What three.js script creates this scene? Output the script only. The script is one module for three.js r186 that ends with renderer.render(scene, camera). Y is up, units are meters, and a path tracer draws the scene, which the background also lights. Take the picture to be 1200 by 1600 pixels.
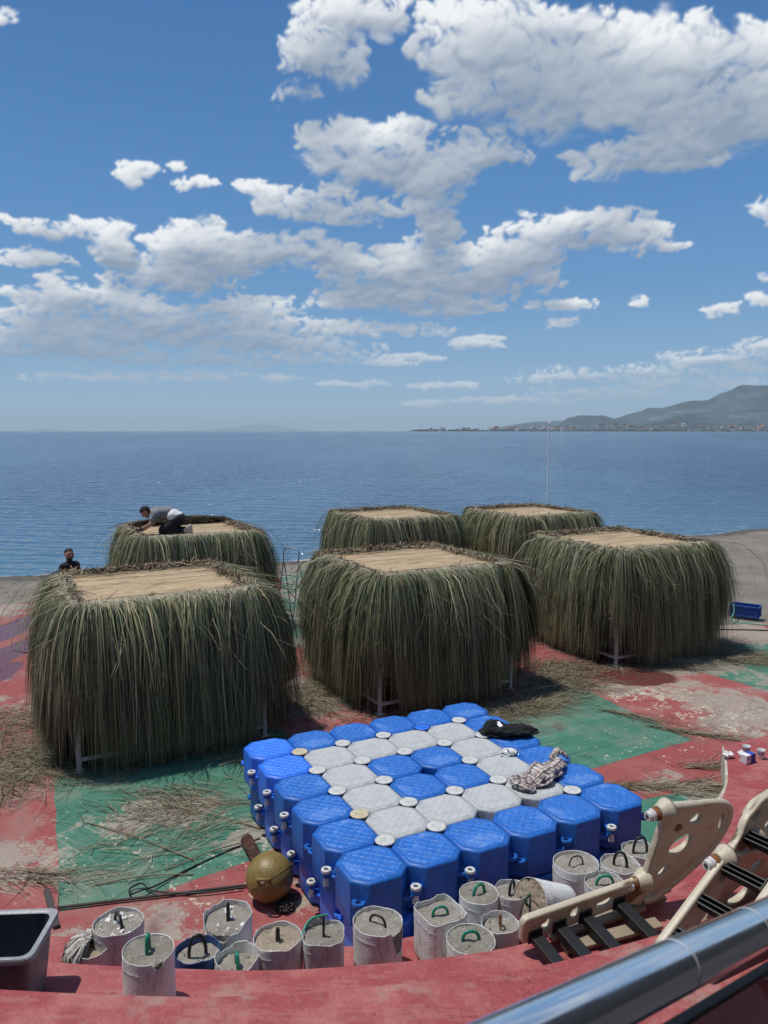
import * as THREE from 'three';
import { mergeGeometries, mergeVertices, toCreasedNormals } from 'three/addons/utils/BufferGeometryUtils.js';
import { RoundedBoxGeometry } from 'three/addons/geometries/RoundedBoxGeometry.js';

// ---------------------------------------------------------------- camera, sky, sun, exposure
const scene = new THREE.Scene();
const camera = new THREE.PerspectiveCamera(67.25, 0.75, 0.05, 60000);
camera.position.set(0, 4.21, 0);
camera.rotation.x = -6.026 * Math.PI / 180;
camera.focus = 9; camera.userData.fStop = 9;
const renderer = new THREE.WebGLRenderer();
renderer.toneMapping = THREE.LinearToneMapping;
renderer.toneMappingExposure = 1.0;
renderer.shadowMap.enabled = true;
const SUN_AZ = -78, SUN_EL = 72, SUN_I = 3.6;
const D2R = Math.PI / 180;
const sunDir = new THREE.Vector3(Math.sin(SUN_AZ * D2R) * Math.cos(SUN_EL * D2R), Math.sin(SUN_EL * D2R), -Math.cos(SUN_AZ * D2R) * Math.cos(SUN_EL * D2R));
const sun = new THREE.DirectionalLight(new THREE.Color(1, 0.955, 0.88), SUN_I);
sun.position.copy(sunDir).multiplyScalar(60).add(new THREE.Vector3(0, 0, -12));
sun.target.position.set(0, 0, -12);
sun.castShadow = true; sun.shadow.mapSize.set(4096, 4096);
Object.assign(sun.shadow.camera, { left: -22, right: 22, top: 22, bottom: -22, near: 1, far: 140 });
sun.shadow.bias = -0.0006;
scene.add(sun, sun.target);
scene.fog = new THREE.FogExp2(new THREE.Color(0.78, 0.92, 1.0), 0.00006);

// ---------------------------------------------------------------- random and noise
let seed = 1;
function srand(s) { seed = s >>> 0; }
function rnd() { seed = (seed + 0x6D2B79F5) >>> 0; let t = seed; t = Math.imul(t ^ (t >>> 15), t | 1); t ^= t + Math.imul(t ^ (t >>> 7), t | 61); return ((t ^ (t >>> 14)) >>> 0) / 4294967296; }
const rr = (a, b) => a + (b - a) * rnd();
const gauss = () => (rnd() + rnd() + rnd() + rnd() - 2) * 1.0;
const sstep = (a, b, x) => { const t = Math.min(1, Math.max(0, (x - a) / (b - a))); return t * t * (3 - 2 * t); };
const clamp = (x, a = 0, b = 1) => Math.min(b, Math.max(a, x));
const lerp = (a, b, t) => a + (b - a) * t;
const PERM = new Uint8Array(512);
{ srand(77); const p = [...Array(256).keys()]; for (let i = 255; i > 0; i--) { const j = Math.floor(rnd() * (i + 1)); [p[i], p[j]] = [p[j], p[i]]; } for (let i = 0; i < 512; i++) PERM[i] = p[i & 255]; }
const fade = (t) => t * t * t * (t * (t * 6 - 15) + 10);
function grad(h, x, y, z) { h &= 15; const u = h < 8 ? x : y, v = h < 4 ? y : h === 12 || h === 14 ? x : z; return ((h & 1) ? -u : u) + ((h & 2) ? -v : v); }
function noise3(x, y, z) {
  let X = Math.floor(x), Y = Math.floor(y), Z = Math.floor(z); x -= X; y -= Y; z -= Z; X &= 255; Y &= 255; Z &= 255;
  const u = fade(x), v = fade(y), w = fade(z), A = PERM[X] + Y, AA = PERM[A] + Z, AB = PERM[A + 1] + Z, B = PERM[X + 1] + Y, BA = PERM[B] + Z, BB = PERM[B + 1] + Z;
  return lerp(lerp(lerp(grad(PERM[AA], x, y, z), grad(PERM[BA], x - 1, y, z), u), lerp(grad(PERM[AB], x, y - 1, z), grad(PERM[BB], x - 1, y - 1, z), u), v),
    lerp(lerp(grad(PERM[AA + 1], x, y, z - 1), grad(PERM[BA + 1], x - 1, y, z - 1), u), lerp(grad(PERM[AB + 1], x, y - 1, z - 1), grad(PERM[BB + 1], x - 1, y - 1, z - 1), u), v), w);
}
function fbm3(x, y, z, o = 4) { let s = 0, a = 0.5; for (let i = 0; i < o; i++) { s += a * noise3(x, y, z); x *= 2.03; y *= 2.03; z *= 2.03; a *= 0.5; } return s; }
// periodic fbm tile with values about 0..1
function makeTile(n, cells, oct, sd, gain = 0.55) {
  const out = new Float32Array(n * n); let amp = 1, tot = 0; srand(sd);
  for (let o = 0; o < oct; o++) {
    const c = cells << o; if (c > n) break; const g = new Float32Array(c * c); for (let i = 0; i < c * c; i++) g[i] = rnd();
    for (let y = 0; y < n; y++) { const fy = y * c / n, y0 = Math.floor(fy), ty = fade(fy - y0), ya = (y0 % c) * c, yb = ((y0 + 1) % c) * c;
      for (let x = 0; x < n; x++) { const fx = x * c / n, x0 = Math.floor(fx), tx = fade(fx - x0), xa = x0 % c, xb = (x0 + 1) % c;
        out[y * n + x] += amp * lerp(lerp(g[ya + xa], g[ya + xb], tx), lerp(g[yb + xa], g[yb + xb], tx), ty); } }
    tot += amp; amp *= gain;
  }
  let lo = 1e9, hi = -1e9; for (const v of out) { lo = Math.min(lo, v); hi = Math.max(hi, v); }
  for (let i = 0; i < out.length; i++) out[i] = (out[i] - lo) / (hi - lo);
  return { n, d: out };
}
function tap(t, u, v) { const n = t.n; u = (u - Math.floor(u)) * n; v = (v - Math.floor(v)) * n; const x = Math.floor(u) % n, y = Math.floor(v) % n, fx = u - Math.floor(u), fy = v - Math.floor(v), x1 = (x + 1) % n, y1 = (y + 1) % n, d = t.d;
  return lerp(lerp(d[y * n + x], d[y * n + x1], fx), lerp(d[y1 * n + x], d[y1 * n + x1], fx), fy); }
const T1 = makeTile(512, 4, 7, 11), T2 = makeTile(512, 8, 6, 23), T3 = makeTile(512, 32, 4, 37), T4 = makeTile(512, 3, 7, 51, 0.62);
const toS = (l) => l <= 0.0031308 ? 12.92 * l : 1.055 * Math.pow(l, 1 / 2.4) - 0.055;

// ---------------------------------------------------------------- sky: air and clouds
{
  const Wd = 4096, Ht = 2048, half = Ht / 2;
  // clouds: azimuth, elevation, half width, half height in degrees
  const B = [[15.4,22.3,13.7,3.4],[22.4,19.8,6.6,2.7],[8.9,25.3,7.9,2.6],[18.1,17.9,5.8,1.5],[-1.8,26.8,4.9,1.7],[-4.9,24.4,3.5,2.2],[-6.1,22.2,2.0,0.9],[0.0,18.9,6.8,2.2],[3.7,16.9,2.7,1.8],[-3.6,20.3,2.7,0.8],[-5.5,15.9,5.2,1.3],[-8.7,16.4,2.0,0.7],[-1.4,15.3,4.6,0.9],[4.1,14.9,1.8,1.9],[13.6,13.5,6.9,1.5],[15.7,14.2,3.6,1.1],[19.3,12.1,2.1,0.5],[-11.9,12.3,5.3,2.1],[-14.1,11.2,3.5,1.5],[-7.8,12.7,2.7,1.3],[-18.6,12.1,1.5,1.7],[-22.3,13.2,3.7,0.9],[-24.6,13.6,1.9,0.5],[-23.6,11.2,3.1,0.6],[0.0,11.1,5.1,2.1],[-3.2,12.1,2.3,1.3],[6.0,11.0,6.8,1.8],[9.2,12.0,4.1,1.4],[1.9,9.4,8.8,1.0],[11.5,10.4,1.8,0.8],[-17.1,17.1,1.7,0.7],[-13.1,16.5,2.0,0.5],[-14.2,13.9,1.4,0.5],[-14.5,17.6,0.8,0.3],[-24.6,24.5,0.9,0.5],[-21.3,8.9,5.2,1.2],[-15.5,7.7,8.6,1.5],[-22.2,5.7,6.0,1.2],[-13.8,5.1,8.8,0.8],[-4.7,7.4,6.0,0.7],[-23.7,7.3,3.1,1.0],[-9.3,6.5,6.8,1.0],[-1.9,5.2,6.1,0.5],[2.3,5.4,2.3,0.4],[6.8,6.3,2.1,0.7],[12.8,8.7,2.7,0.6],[13.1,7.6,1.1,0.4],[23.3,7.9,1.4,0.5],[18.2,8.9,0.8,0.3],[25.6,8.4,1.0,0.4],[25.7,9.8,0.6,0.3],[18.2,4.1,9.3,0.6],[23.1,4.8,4.4,0.7],[25.6,5.4,2.3,0.6],[13.8,3.7,5.3,0.4],[16.1,2.7,7.8,0.4],[4.2,3.3,2.8,0.2],[3.1,2.0,1.9,0.2],[-1.9,3.4,2.8,0.2],[9.3,2.2,5.5,0.2],[21.5,3.2,6.1,0.5],[7.3,18.7,3.6,1.5],[-4.6,12.6,2.6,1.5],[-12,3.9,9,.35],[-20,3.6,6,.3],[4.5,8.6,5,.5],[3.4,13.2,2,1.2],[-18,6.6,8,.9],[-10,8.6,5,.9],[-24,6.4,4,.8],[-6,6.0,7,.5],[1,7.2,5,.5],[-15,10.2,6,.7]];
  // the same kind of cumulus goes on all round the horizon
  srand(404);
  for (let az = 30; az < 330; az += 1.5) {
    const n = 1 + Math.floor(rnd() * 1.6);
    for (let k = 0; k < n; k++) { const el = rnd() < 0.6 ? rr(2, 13) : rr(11, 30), s = el / 14 + 0.25; const a = az + rr(-1, 1), w = rr(1.6, 6.5) * s, h = rr(0.35, 1.6) * s; B.push([a > 180 ? a - 360 : a, el, w, h]); if (rnd() < 0.5) B.push([(a > 180 ? a - 360 : a) + rr(-0.4, 0.4) * w, el + h * 0.6, w * 0.5, h * 0.7]); }
  }
  for (let k = 0; k < 46; k++) { const a = rr(-180, 180), el = rr(32, 80); B.push([a, el, rr(3, 9) / Math.cos(el * D2R), rr(1.5, 4)]); }
  // every cloud is a heap of round puffs: cov is how deep inside a puff, hgt its bulge toward us, macro the cloud as a whole
  const cov = new Float32Array(Wd * half).fill(-1), hgt = new Float32Array(Wd * half), macro = new Float32Array(Wd * half), DPP = 360 / Wd;
  const stamp = (az, el, r, z0, fl = 1) => {
    const ce = Math.cos(el * D2R), R = 1.5 * r, x0 = Math.floor(((az - 90 - R / ce) / 360 + .5) * Wd), x1 = Math.ceil(((az - 90 + R / ce) / 360 + .5) * Wd), y0 = Math.max(0, Math.floor((el - R) / 90 * half)), y1 = Math.min(half - 1, Math.ceil((el + R) / 90 * half));
    for (let y = y0; y <= y1; y++) for (let x = x0; x <= x1; x++) {
      const dx = ((((x + .5) / Wd - .5) * 360 + 90) - az) * ce / r, dy = ((y + .5) / half * 90 - el) / (r * fl), d2 = dx * dx + dy * dy; if (d2 > 2.25) continue;
      const i = y * Wd + ((x % Wd) + Wd) % Wd, v = 1 - Math.sqrt(d2); if (v > cov[i]) cov[i] = v;
      if (d2 < 1) { const h = z0 + r * Math.sqrt(1 - d2) * .9; if (h > hgt[i]) hgt[i] = h; }
    } };
  srand(2024);
  for (const [az, el, rx, ry] of B) {
    const ce = Math.cos(el * D2R), ax = rx * ce, n = Math.round(Math.min(150, 10 + 16 * ax / ry + 5 * ax)), fl = el < 8 ? .62 + el * .045 : 1;
    { const R = 1.5, x0 = Math.floor(((az - 90 - rx * R) / 360 + .5) * Wd), x1 = Math.ceil(((az - 90 + rx * R) / 360 + .5) * Wd), y0 = Math.max(0, Math.floor((el - ry * R) / 90 * half)), y1 = Math.min(half - 1, Math.ceil((el + ry * R) / 90 * half)); for (let y = y0; y <= y1; y++) for (let x = x0; x <= x1; x++) { const dx = ((((x + .5) / Wd - .5) * 360 + 90) - az) / rx, dy = ((y + .5) / half * 90 - el) / ry, v = Math.max(0, 1.15 - Math.hypot(dx, dy)), i = y * Wd + ((x % Wd) + Wd) % Wd; macro[i] += v * Math.min(1.6, ry); } }
    for (let k = 0; k < n; k++) {
      const a = rnd() * 6.2832, q = Math.sqrt(rnd()), u = Math.cos(a) * q, v = Math.max(-.55, Math.sin(a) * q), edge = Math.hypot(u, v), r = Math.max(ry, .55) * rr(.26, .60) * (1.05 - .6 * edge), x = az + u * rx * .92, y = el + v * ry * .85 + .04 * ry;
      stamp(x, y, r, (1 - edge) * ry * .7, fl);
      const m = Math.round(r / .16); for (let j = 0; j < Math.min(9, m); j++) { const b = rr(-.5, 3.64), r2 = r * rr(.22, .46); stamp(x + Math.cos(b) * r * .86 / ce, y + Math.sin(b) * r * .86 * fl, r2, (1 - edge) * ry * .7 + r * rr(.0, .5), fl); }
    }
  }
  const raw = new Float32Array(Wd * half), fine = new Float32Array(Wd * half), bulge = new Float32Array(Wd * half);
  for (let y = 0; y < half; y++) {
    const e = (y + 0.5) / half * 90 * D2R, se = Math.sin(e), ce = Math.cos(e), f = 11 / (0.26 + se * 1.6);
    for (let x = 0; x < Wd; x++) {
      const i = y * Wd + x; let near = cov[i]; if (near < -.49) near = Math.max(cov[y * Wd + (x + 9) % Wd], cov[y * Wd + (x + Wd - 9) % Wd], cov[Math.min(half - 1, y + 7) * Wd + x], cov[Math.max(0, y - 7) * Wd + x]); if (near < -.49) { raw[i] = -1; continue; }
      const a = ((x + 0.5) / Wd - 0.5) * 2 * Math.PI, X = Math.cos(a) * ce, Z = Math.sin(a) * ce;
      let wx = 0, wy = 0, am = 1, fr = f * .9; for (let o = 0; o < 3; o++) { wx += am * noise3(X * fr + 4, se * fr * 1.2, Z * fr); wy += am * noise3(X * fr, se * fr * 1.2 + 9, Z * fr + 17); am *= .55; fr *= 2.2; }
      const px = (5 + e * 22) * wx, py = (3 + e * 16) * wy, sx = x + px, sy = clamp(y + py, 0, half - 2), ix = Math.floor(sx), iy = Math.floor(sy), u = sx - ix, v = sy - iy, A = iy * Wd + (ix + Wd) % Wd, Bq = iy * Wd + (ix + 1 + Wd) % Wd;
      const c0 = lerp(lerp(cov[A], cov[Bq], u), lerp(cov[A + Wd], cov[Bq + Wd], u), v); bulge[i] = lerp(lerp(hgt[A], hgt[Bq], u), lerp(hgt[A + Wd], hgt[Bq + Wd], u), v);
      let s = 0; am = .5; fr = f * 1.1; for (let o = 0; o < 6; o++) { s += am * noise3((X + wx * .01) * fr + o * 7.3, (se + wy * .01) * fr * 1.25, Z * fr + o * 3.1); am *= .62; fr *= 2.1; }
      fine[i] = s; raw[i] = c0 + s * 1.35 + .04;
    }
  }
  const data = new Float32Array(Wd * Ht * 4);
  const grid = [[0, .42, .61, .78], [2, .345, .545, .74], [5, .235, .43, .66], [10, .135, .32, .60], [15, .098, .265, .555], [22, .070, .21, .48], [28, .054, .175, .43], [45, .040, .14, .36], [90, .032, .115, .31]];
  const yyOf = (y) => .012 * Math.min(30, y / half * 90);
  const H = (x, y) => { if (y < 0 || y >= half) return 0; const i = y * Wd + ((x % Wd) + Wd) % Wd; return bulge[i] + fine[i] * (.14 + yyOf(y)); };
  const Hs = (x, y, k) => (H(x, y) * 2 + H(x - k, y) + H(x + k, y) + H(x, y - k) + H(x, y + k)) / 6;
  for (let y = 0; y < Ht; y++) for (let x = 0; x < Wd; x++) {
    const o = (y * Wd + x) * 4; data[o + 3] = 1;
    if (y < half) { data[o] = .13; data[o + 1] = .22; data[o + 2] = .30; continue; }
    const yy = y - half, e = (yy + 0.5) / half * 90; let k = 0; while (k < grid.length - 2 && grid[k + 1][0] < e) k++;
    const t = clamp((e - grid[k][0]) / (grid[k + 1][0] - grid[k][0])); let r = lerp(grid[k][1], grid[k + 1][1], t), g = lerp(grid[k][2], grid[k + 1][2], t), b = lerp(grid[k][3], grid[k + 1][3], t);
    const i = yy * Wd + x, d = raw[i];
    if (d > -0.35) {
      const alpha = (0.80 * sstep(-0.10, 0.66, d) + 0.20 * sstep(-0.38, 0.34, d)) * (0.76 + 0.24 * sstep(1, 9, e));
      const q = 2, gx = (Hs(x + q, yy, 1) - Hs(x - q, yy, 1)) / (2 * q * DPP), gy = (Hs(x, yy + q, 1) - Hs(x, yy - q, 1)) / (2 * q * DPP), nl = 1 / Math.sqrt(gx * gx * .5 + gy * gy * .5 + 1);
      const lam = clamp((gx * .20 - gy * .52 + .62) * nl, -.4, 1.05);                     // sun high and a little left of the picture
      let deep = 0; const sc = 0.35 + e / 24; for (let s = 1; s <= 7; s++) { const y2 = yy + Math.round(s * 5 * sc); if (y2 < half) deep += macro[y2 * Wd + (((x - s) % Wd) + Wd) % Wd]; }
      const body = Math.exp(-deep * .34), thin = 1 - sstep(-.05, .5, d);
      const w = clamp(-.02 + .56 * body + .64 * lam * (.26 + .74 * body) + .24 * thin * (.5 + .5 * body) + fine[i] * .24);
      const f = 0.35 + 0.65 * sstep(1, 11, e);
      const cr = lerp(.27, .92, w), cg = lerp(.345, .945, w), cb = lerp(.46, .965, w);
      r = lerp(r, lerp(r * .5 + cr * .5, cr, f), alpha); g = lerp(g, lerp(g * .5 + cg * .5, cg, f), alpha); b = lerp(b, lerp(b * .5 + cb * .5, cb, f), alpha);
    }
    data[o] = r; data[o + 1] = g; data[o + 2] = b;
  }
  const tex = new THREE.DataTexture(data, Wd, Ht, THREE.RGBAFormat, THREE.FloatType);
  tex.mapping = THREE.EquirectangularReflectionMapping; tex.magFilter = THREE.LinearFilter; tex.minFilter = THREE.LinearFilter; tex.needsUpdate = true;
  scene.background = tex; scene.environment = tex;
}

// ---------------------------------------------------------------- textures
function dataTex(n, fn, srgb = true, m = n) {
  const a = new Uint8Array(n * m * 4);
  for (let y = 0; y < m; y++) for (let x = 0; x < n; x++) { const c = fn(x / n, y / m), o = (y * n + x) * 4; for (let k = 0; k < 3; k++) a[o + k] = Math.round(255 * clamp(srgb ? toS(c[k]) : c[k])); a[o + 3] = 255; }
  const t = new THREE.DataTexture(a, n, m); t.wrapS = t.wrapT = THREE.RepeatWrapping; t.magFilter = THREE.LinearFilter; t.minFilter = THREE.LinearMipmapLinearFilter; t.generateMipmaps = true; if (srgb) t.colorSpace = THREE.SRGBColorSpace; t.needsUpdate = true; return t;
}
const mix3 = (a, b, t) => [lerp(a[0], b[0], t), lerp(a[1], b[1], t), lerp(a[2], b[2], t)];
const mul3 = (a, k) => [a[0] * k, a[1] * k, a[2] * k];
const grey = (v) => [v, v, v];
const rep = (t, sx, sy = sx) => { const c = t.clone(); c.repeat.set(sx, sy); c.needsUpdate = true; return c; };
const grainBump = dataTex(512, (u, v) => grey(0.5 * tap(T3, u * 2, v * 2) + 0.5 * tap(T1, u, v)), false);
const RED = [.285, .062, .060], REDL = [.38, .15, .13], GREEN = [.042, .165, .112], GREENL = [.12, .255, .19], BARE = [.34, .31, .26], SANDY = [.30, .265, .215];

// the painted deck: 20 m square from x -10..10, z -25..-5
const inPoly = (P, x, z) => { let c = false; for (let i = 0, j = P.length - 1; i < P.length; j = i++) { const [a, b] = P[i], [d, e] = P[j]; if ((b > z) !== (e > z) && x < (d - a) * (z - b) / (e - b) + a) c = !c; } return c; };
const GREENS = [
  [[-4.82,-10.76],[-4.05,-9.06],[-2.86,-6.37],[-2.06,-6.67],[-1.32,-7.18],[-0.4,-8.28],[-1.45,-10.52]],
  [[2.79,-12.52],[3.13,-12.72],[3.57,-11.55],[4.22,-10.16],[2.61,-9.27],[1.6,-9.0],[1.2,-11.01]],
  [[2.93,-8.43],[3.45,-8.62],[4.6,-8.95],[4.4,-7.6],[2.58,-6.9],[2.3,-7.99]],
  [[5.50,-13.28],[6.24,-12.14],[7.09,-11.99],[9.2,-15.22],[6.76,-14.98],[5.93,-13.90]],
  [[-3.20,-23.71],[2.07,-24.54],[0.59,-17.40],[-1.26,-14.75],[-2.01,-14.75]],
  [[-0.96,-12.52],[-0.58,-12.29],[-0.49,-11.41],[-0.70,-11.61]],
  [[-8.3,-18.9],[-7.4,-19.2],[-6.4,-16.2],[-6.9,-15.8]]];
const BB = GREENS.map((P) => [Math.min(...P.map((p) => p[0])) - .1, Math.max(...P.map((p) => p[0])) + .1, Math.min(...P.map((p) => p[1])) - .1, Math.max(...P.map((p) => p[1])) + .1]);
// x, z, reach, strength: where the paint has worn through or sand lies on it
const WORN = [[-2.77,-8.25,.75,.75],[-2.0,-8.1,.6,.6],[-1.42,-7.72,.45,.85],[-1.25,-12.3,1.1,.9],[3.7,-8.5,.7,1],[5.4,-11.0,1.1,.6],[4.5,-11.9,.7,.35],[3.79,-12.29,.5,.8],[7.75,-15.7,1.4,1],[6.4,-16.6,1.1,.9],[-3.9,-7.3,.8,.75],[-2.0,-5.6,1.1,.95],[-.9,-5.9,.7,.8],[-6.2,-11.3,1.4,.55],[-1.6,-17.5,1.8,.75],[-1.2,-15,1.2,.8],[-9.3,-18,1.2,.8],[2.5,-12.4,.6,.6],[-.8,-6.5,.5,.8],[5.5,-13.9,.9,.7],[-4.3,-9.6,1.0,.5],[0.8,-10.6,.9,.5]];
const CHIPS = [[-1.5,-7.0,.9,.55],[-1.75,-7.3,.8,.35],[-2.6,-7.4,.7,.5],[-3.1,-7.0,.5,.4],[-2.9,-7.9,.8,.3],[-1.3,-6.4,.6,.6],[4.2,-12.0,1,.9],[4.9,-10.9,1.1,.8],[3.9,-10.0,.5,.5],[3.2,-9.9,.8,.35]];
const WETS = [[4.27,-12.85,.85,.5],[3.7,-13.4,.7,.5],[-7.95,-16.0,.42,1.9],[-7.15,-14.2,.36,1.5],[-6.7,-13.0,.28,.9]];
function deckAt(x, z) {
  const j1 = (tap(T1, x * .31, z * .31) - .5) * .10, j2 = (tap(T1, x * .31 + .4, z * .31 + .7) - .5) * .10;
  let green = false; for (let i = 0; i < GREENS.length; i++) { const b = BB[i]; if (x > b[0] && x < b[1] && z > b[2] && z < b[3] && inPoly(GREENS[i], x + j1 * .5, z + j2 * .5)) { green = true; break; } }
  const n1 = tap(T4, x * .11, z * .11), n2 = tap(T1, x * .45, z * .45), n3 = tap(T2, x * 1.3 + .3, z * 1.3), n4 = tap(T3, x * 2.1, z * 2.1);
  // streaks along the way the surface was brushed
  const st = tap(T2, (x * .89 - z * .46) * .25, (x * .46 + z * .89) * 2.2);
  let c = green ? mix3(GREEN, GREENL, sstep(.45, .95, n2 * .6 + st * .4)) : mix3(RED, REDL, sstep(.40, .9, n2 * .5 + n1 * .5));
  c = mul3(c, .86 + .28 * n4);
  let worn = 0; for (const [a, b, r, s] of WORN) { const d = Math.hypot(x - a, z - b) / r; if (d < 1.7) worn = Math.max(worn, s * (1.25 - d)); }
  worn = worn * .95 + (n1 - .62) * 1.3 + (n2 - .5) * .95;
  if (z < -14) worn += .1;
  const w = sstep(.20, .44, worn + (n3 - .5) * .42 + (n4 - .5) * .34);
  c = mix3(c, mul3(mix3(SANDY, BARE, n2), .75 + .45 * n4), w * .86);
  const cr = Math.abs(tap(T1, x * .13 + .2, z * .13) + .22 * (n3 - .5) - .5); if (cr < .006 && n1 > .35) c = mul3(c, .45);            // hairline cracks
  const jt = Math.min(Math.abs(((x * .889 - z * .457) % 3 + 3) % 3 - 1.5), Math.abs(((x * .457 + z * .889) % 3 + 3) % 3 - 1.5)); if (jt < .012) c = mul3(c, .6 + .3 * n4); // saw-cut joints
  const gr = tap(T3, x * 3.7, z * 3.7); if (gr > .84) c = mul3(c, .55); const dst = tap(T2, x * .22 + .6, z * .22); c = mix3(c, SANDY, sstep(.5, .95, dst) * .32);
  let chip = 0; for (const [a, b, r, s] of CHIPS) { const d = Math.hypot(x - a, z - b) / r; if (d < 1.3) chip = Math.max(chip, s * sstep(1.3, .2, d)); }
  if (chip > 0 || n1 > .5) { const t = tap(T3, x * .9 + .13, z * .9 + .4) * .55 + n3 * .45; c = mix3(c, [.55, .49, .38], sstep(.80 - .22 * chip, .84 - .22 * chip, t) * .85); }
  const scr = tap(T2, (x * .8 + z * .6) * .14, (x * .6 - z * .8) * 3.1); c = mix3(c, [.44, .40, .34], sstep(.83, .9, scr) * .4 * sstep(.3, .6, n1));
  let wet = 0; for (const [a, b, rx, rz] of WETS) { const dx = (x - a) / rx, dz = (z - b) / rz; wet = Math.max(wet, 1 - Math.hypot(dx, dz)); }
  wet = sstep(.02, .22, wet + (n2 - .5) * .30);
  if (wet > 0) c = mix3(c, mul3(mix3(c, RED, .85), .50), wet);
  return [c, wet, n4, w];
}
const DECK_X = -10, DECK_Z = -25, DECK_S = 20;
const deckMap = dataTex(2048, (u, v) => deckAt(DECK_X + u * DECK_S, DECK_Z + v * DECK_S)[0]);
const deckRough = dataTex(512, (u, v) => { const [, wet, n] = deckAt(DECK_X + u * DECK_S, DECK_Z + v * DECK_S); return [0, lerp(.72 + .2 * n, .10, wet), 0]; }, false);
const stepMap = dataTex(1024, (u, v) => {
  const n1 = tap(T4, u, v), n2 = tap(T1, u * 2, v * 2), n3 = tap(T2, u * 4, v * 4), n4 = tap(T3, u * 5, v * 5);
  let c = mix3([.29, .052, .056], [.36, .105, .10], sstep(.35, .8, n2)); c = mul3(c, .8 + .4 * n4);
  c = mix3(c, [.33, .24, .20], sstep(.62, .85, n1 * .6 + n3 * .4) * .6);
  c = mix3(c, [.46, .40, .34], sstep(.80, .86, n3 * .5 + n4 * .5) * .8); if (Math.abs(n1 + .2 * (n3 - .5) - .46) < .004) c = mul3(c, .5); if (n4 < .10) c = mul3(c, .6); return mix3(c, [.40, .17, .15], sstep(.55, .8, tap(T2, u * 1.5, v * 9)) * .35);
});
const sandMap = dataTex(1024, (u, v) => { const n1 = tap(T4, u, v), n2 = tap(T3, u * 6, v * 6), n3 = tap(T2, u * 3, v * 9); let c = mix3([.185, .165, .138], [.29, .265, .225], n1); c = mul3(c, .78 + .44 * n2); return mix3(c, [.06, .052, .04], sstep(.80, .9, n3) * .6); });
const scuffMap = dataTex(512, (u, v) => { const a = tap(T1, u, v), b = tap(T2, u * 3, v * 1.3), c = tap(T3, u * 2, v * 2); return grey(.78 + .34 * (a - .5) + .18 * (c - .5) + .30 * sstep(.68, .9, b) - .25 * sstep(.32, .12, b)); }, false);
scuffMap.colorSpace = THREE.NoColorSpace;
const treadBump = dataTex(128, (u, v) => { const l = (t) => { const f = t - Math.floor(t); return sstep(.34, .46, Math.abs(f - .5)); }; return grey(Math.max(l(u * 2), l(v * 2))); }, false);
const concMap = dataTex(512, (u, v) => { const a = tap(T1, u, v), b = tap(T3, u * 3, v * 3), c = tap(T2, u * 2, v * 2); let k = mix3([.34, .305, .255], [.54, .50, .44], a); k = mul3(k, .68 + .64 * b); if (c > .8) k = mix3(k, [.7, .68, .62], sstep(.80, .86, c) * .8); if (b < .17) k = mul3(k, .5); return k; });
const jugMap = dataTex(512, (u, v) => { const a = tap(T4, u, v), b = tap(T2, u * 2, v * .5), c = tap(T3, u, v); let k = mix3([.66, .67, .67], [.78, .78, .77], a); k = mix3(k, [.44, .41, .36], sstep(.60, .86, b) * .6); k = mix3(k, [.36, .33, .28], sstep(.74, .9, tap(T2, u * 5, v * 3)) * .5); return mul3(k, .9 + .2 * c); });
const woodMap = dataTex(512, (u, v) => { const g = tap(T2, u * .6, v * 7), h = tap(T1, u * 1.5, v * 22), n = tap(T4, u, v); let k = mix3([.36, .265, .16], [.50, .39, .255], g * .6 + n * .4); k = mul3(k, .82 + .36 * h); return mix3(k, [.20, .15, .095], sstep(.80, .92, h) * .6); });
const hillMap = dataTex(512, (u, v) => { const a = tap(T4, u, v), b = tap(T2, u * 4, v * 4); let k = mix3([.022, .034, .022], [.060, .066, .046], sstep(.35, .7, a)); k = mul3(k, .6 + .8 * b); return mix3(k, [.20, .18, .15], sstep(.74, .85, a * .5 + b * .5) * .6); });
const plaidMap = dataTex(256, (u, v) => { const s = (t, f, w) => Math.abs(((t * f) % 1) - .5) < w ? 1 : 0; let k = [.60, .56, .52]; k = mix3(k, [.20, .16, .16], .5 * (s(u, 3, .17) + s(v, 3, .17))); k = mix3(k, [.035, .03, .035], .85 * Math.max(s(u + .07, 5, .10), s(v + .07, 5, .10))); k = mix3(k, [.34, .14, .12], .35 * (s(u + .2, 3, .06) + s(v + .2, 3, .06))); return mul3(k, .85 + .3 * tap(T3, u * 4, v * 4)); });
const beigeMap = dataTex(512, (u, v) => { const a = tap(T4, u, v), b = tap(T2, u, v * 3), c = tap(T3, u * 2, v * 2); let k = mix3([.46, .405, .31], [.56, .50, .39], a); k = mix3(k, [.36, .27, .17], sstep(.68, .9, b) * .5); return mul3(k, .93 + .14 * c); });
const panelMap = dataTex(1024, (u, v) => { const x = u * 2, y = (v > .8 ? v - 1 : v) * 2, a = tap(T4, u, v), b = tap(T2, u * 2, v * 3), c = tap(T3, u * 4, v * 4); let k = mix3([.46, .405, .31], [.56, .50, .39], a); k = mix3(k, [.33, .25, .16], sstep(.70, .9, b) * .5); k = mul3(k, .92 + .16 * c); let r = 0; for (const [px, py, s] of [[1.0, .10, .13], [.93, .06, .09], [1.12, .70, .07], [1.30, .52, .05]]) r = Math.max(r, 1 - Math.hypot(x - px, (y - py) * 1.2) / s + (b - .5) * .9 + (c - .5) * .5); return mix3(k, mix3([.17, .065, .02], [.05, .022, .012], c), sstep(.1, .55, r) * .95); });
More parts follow.
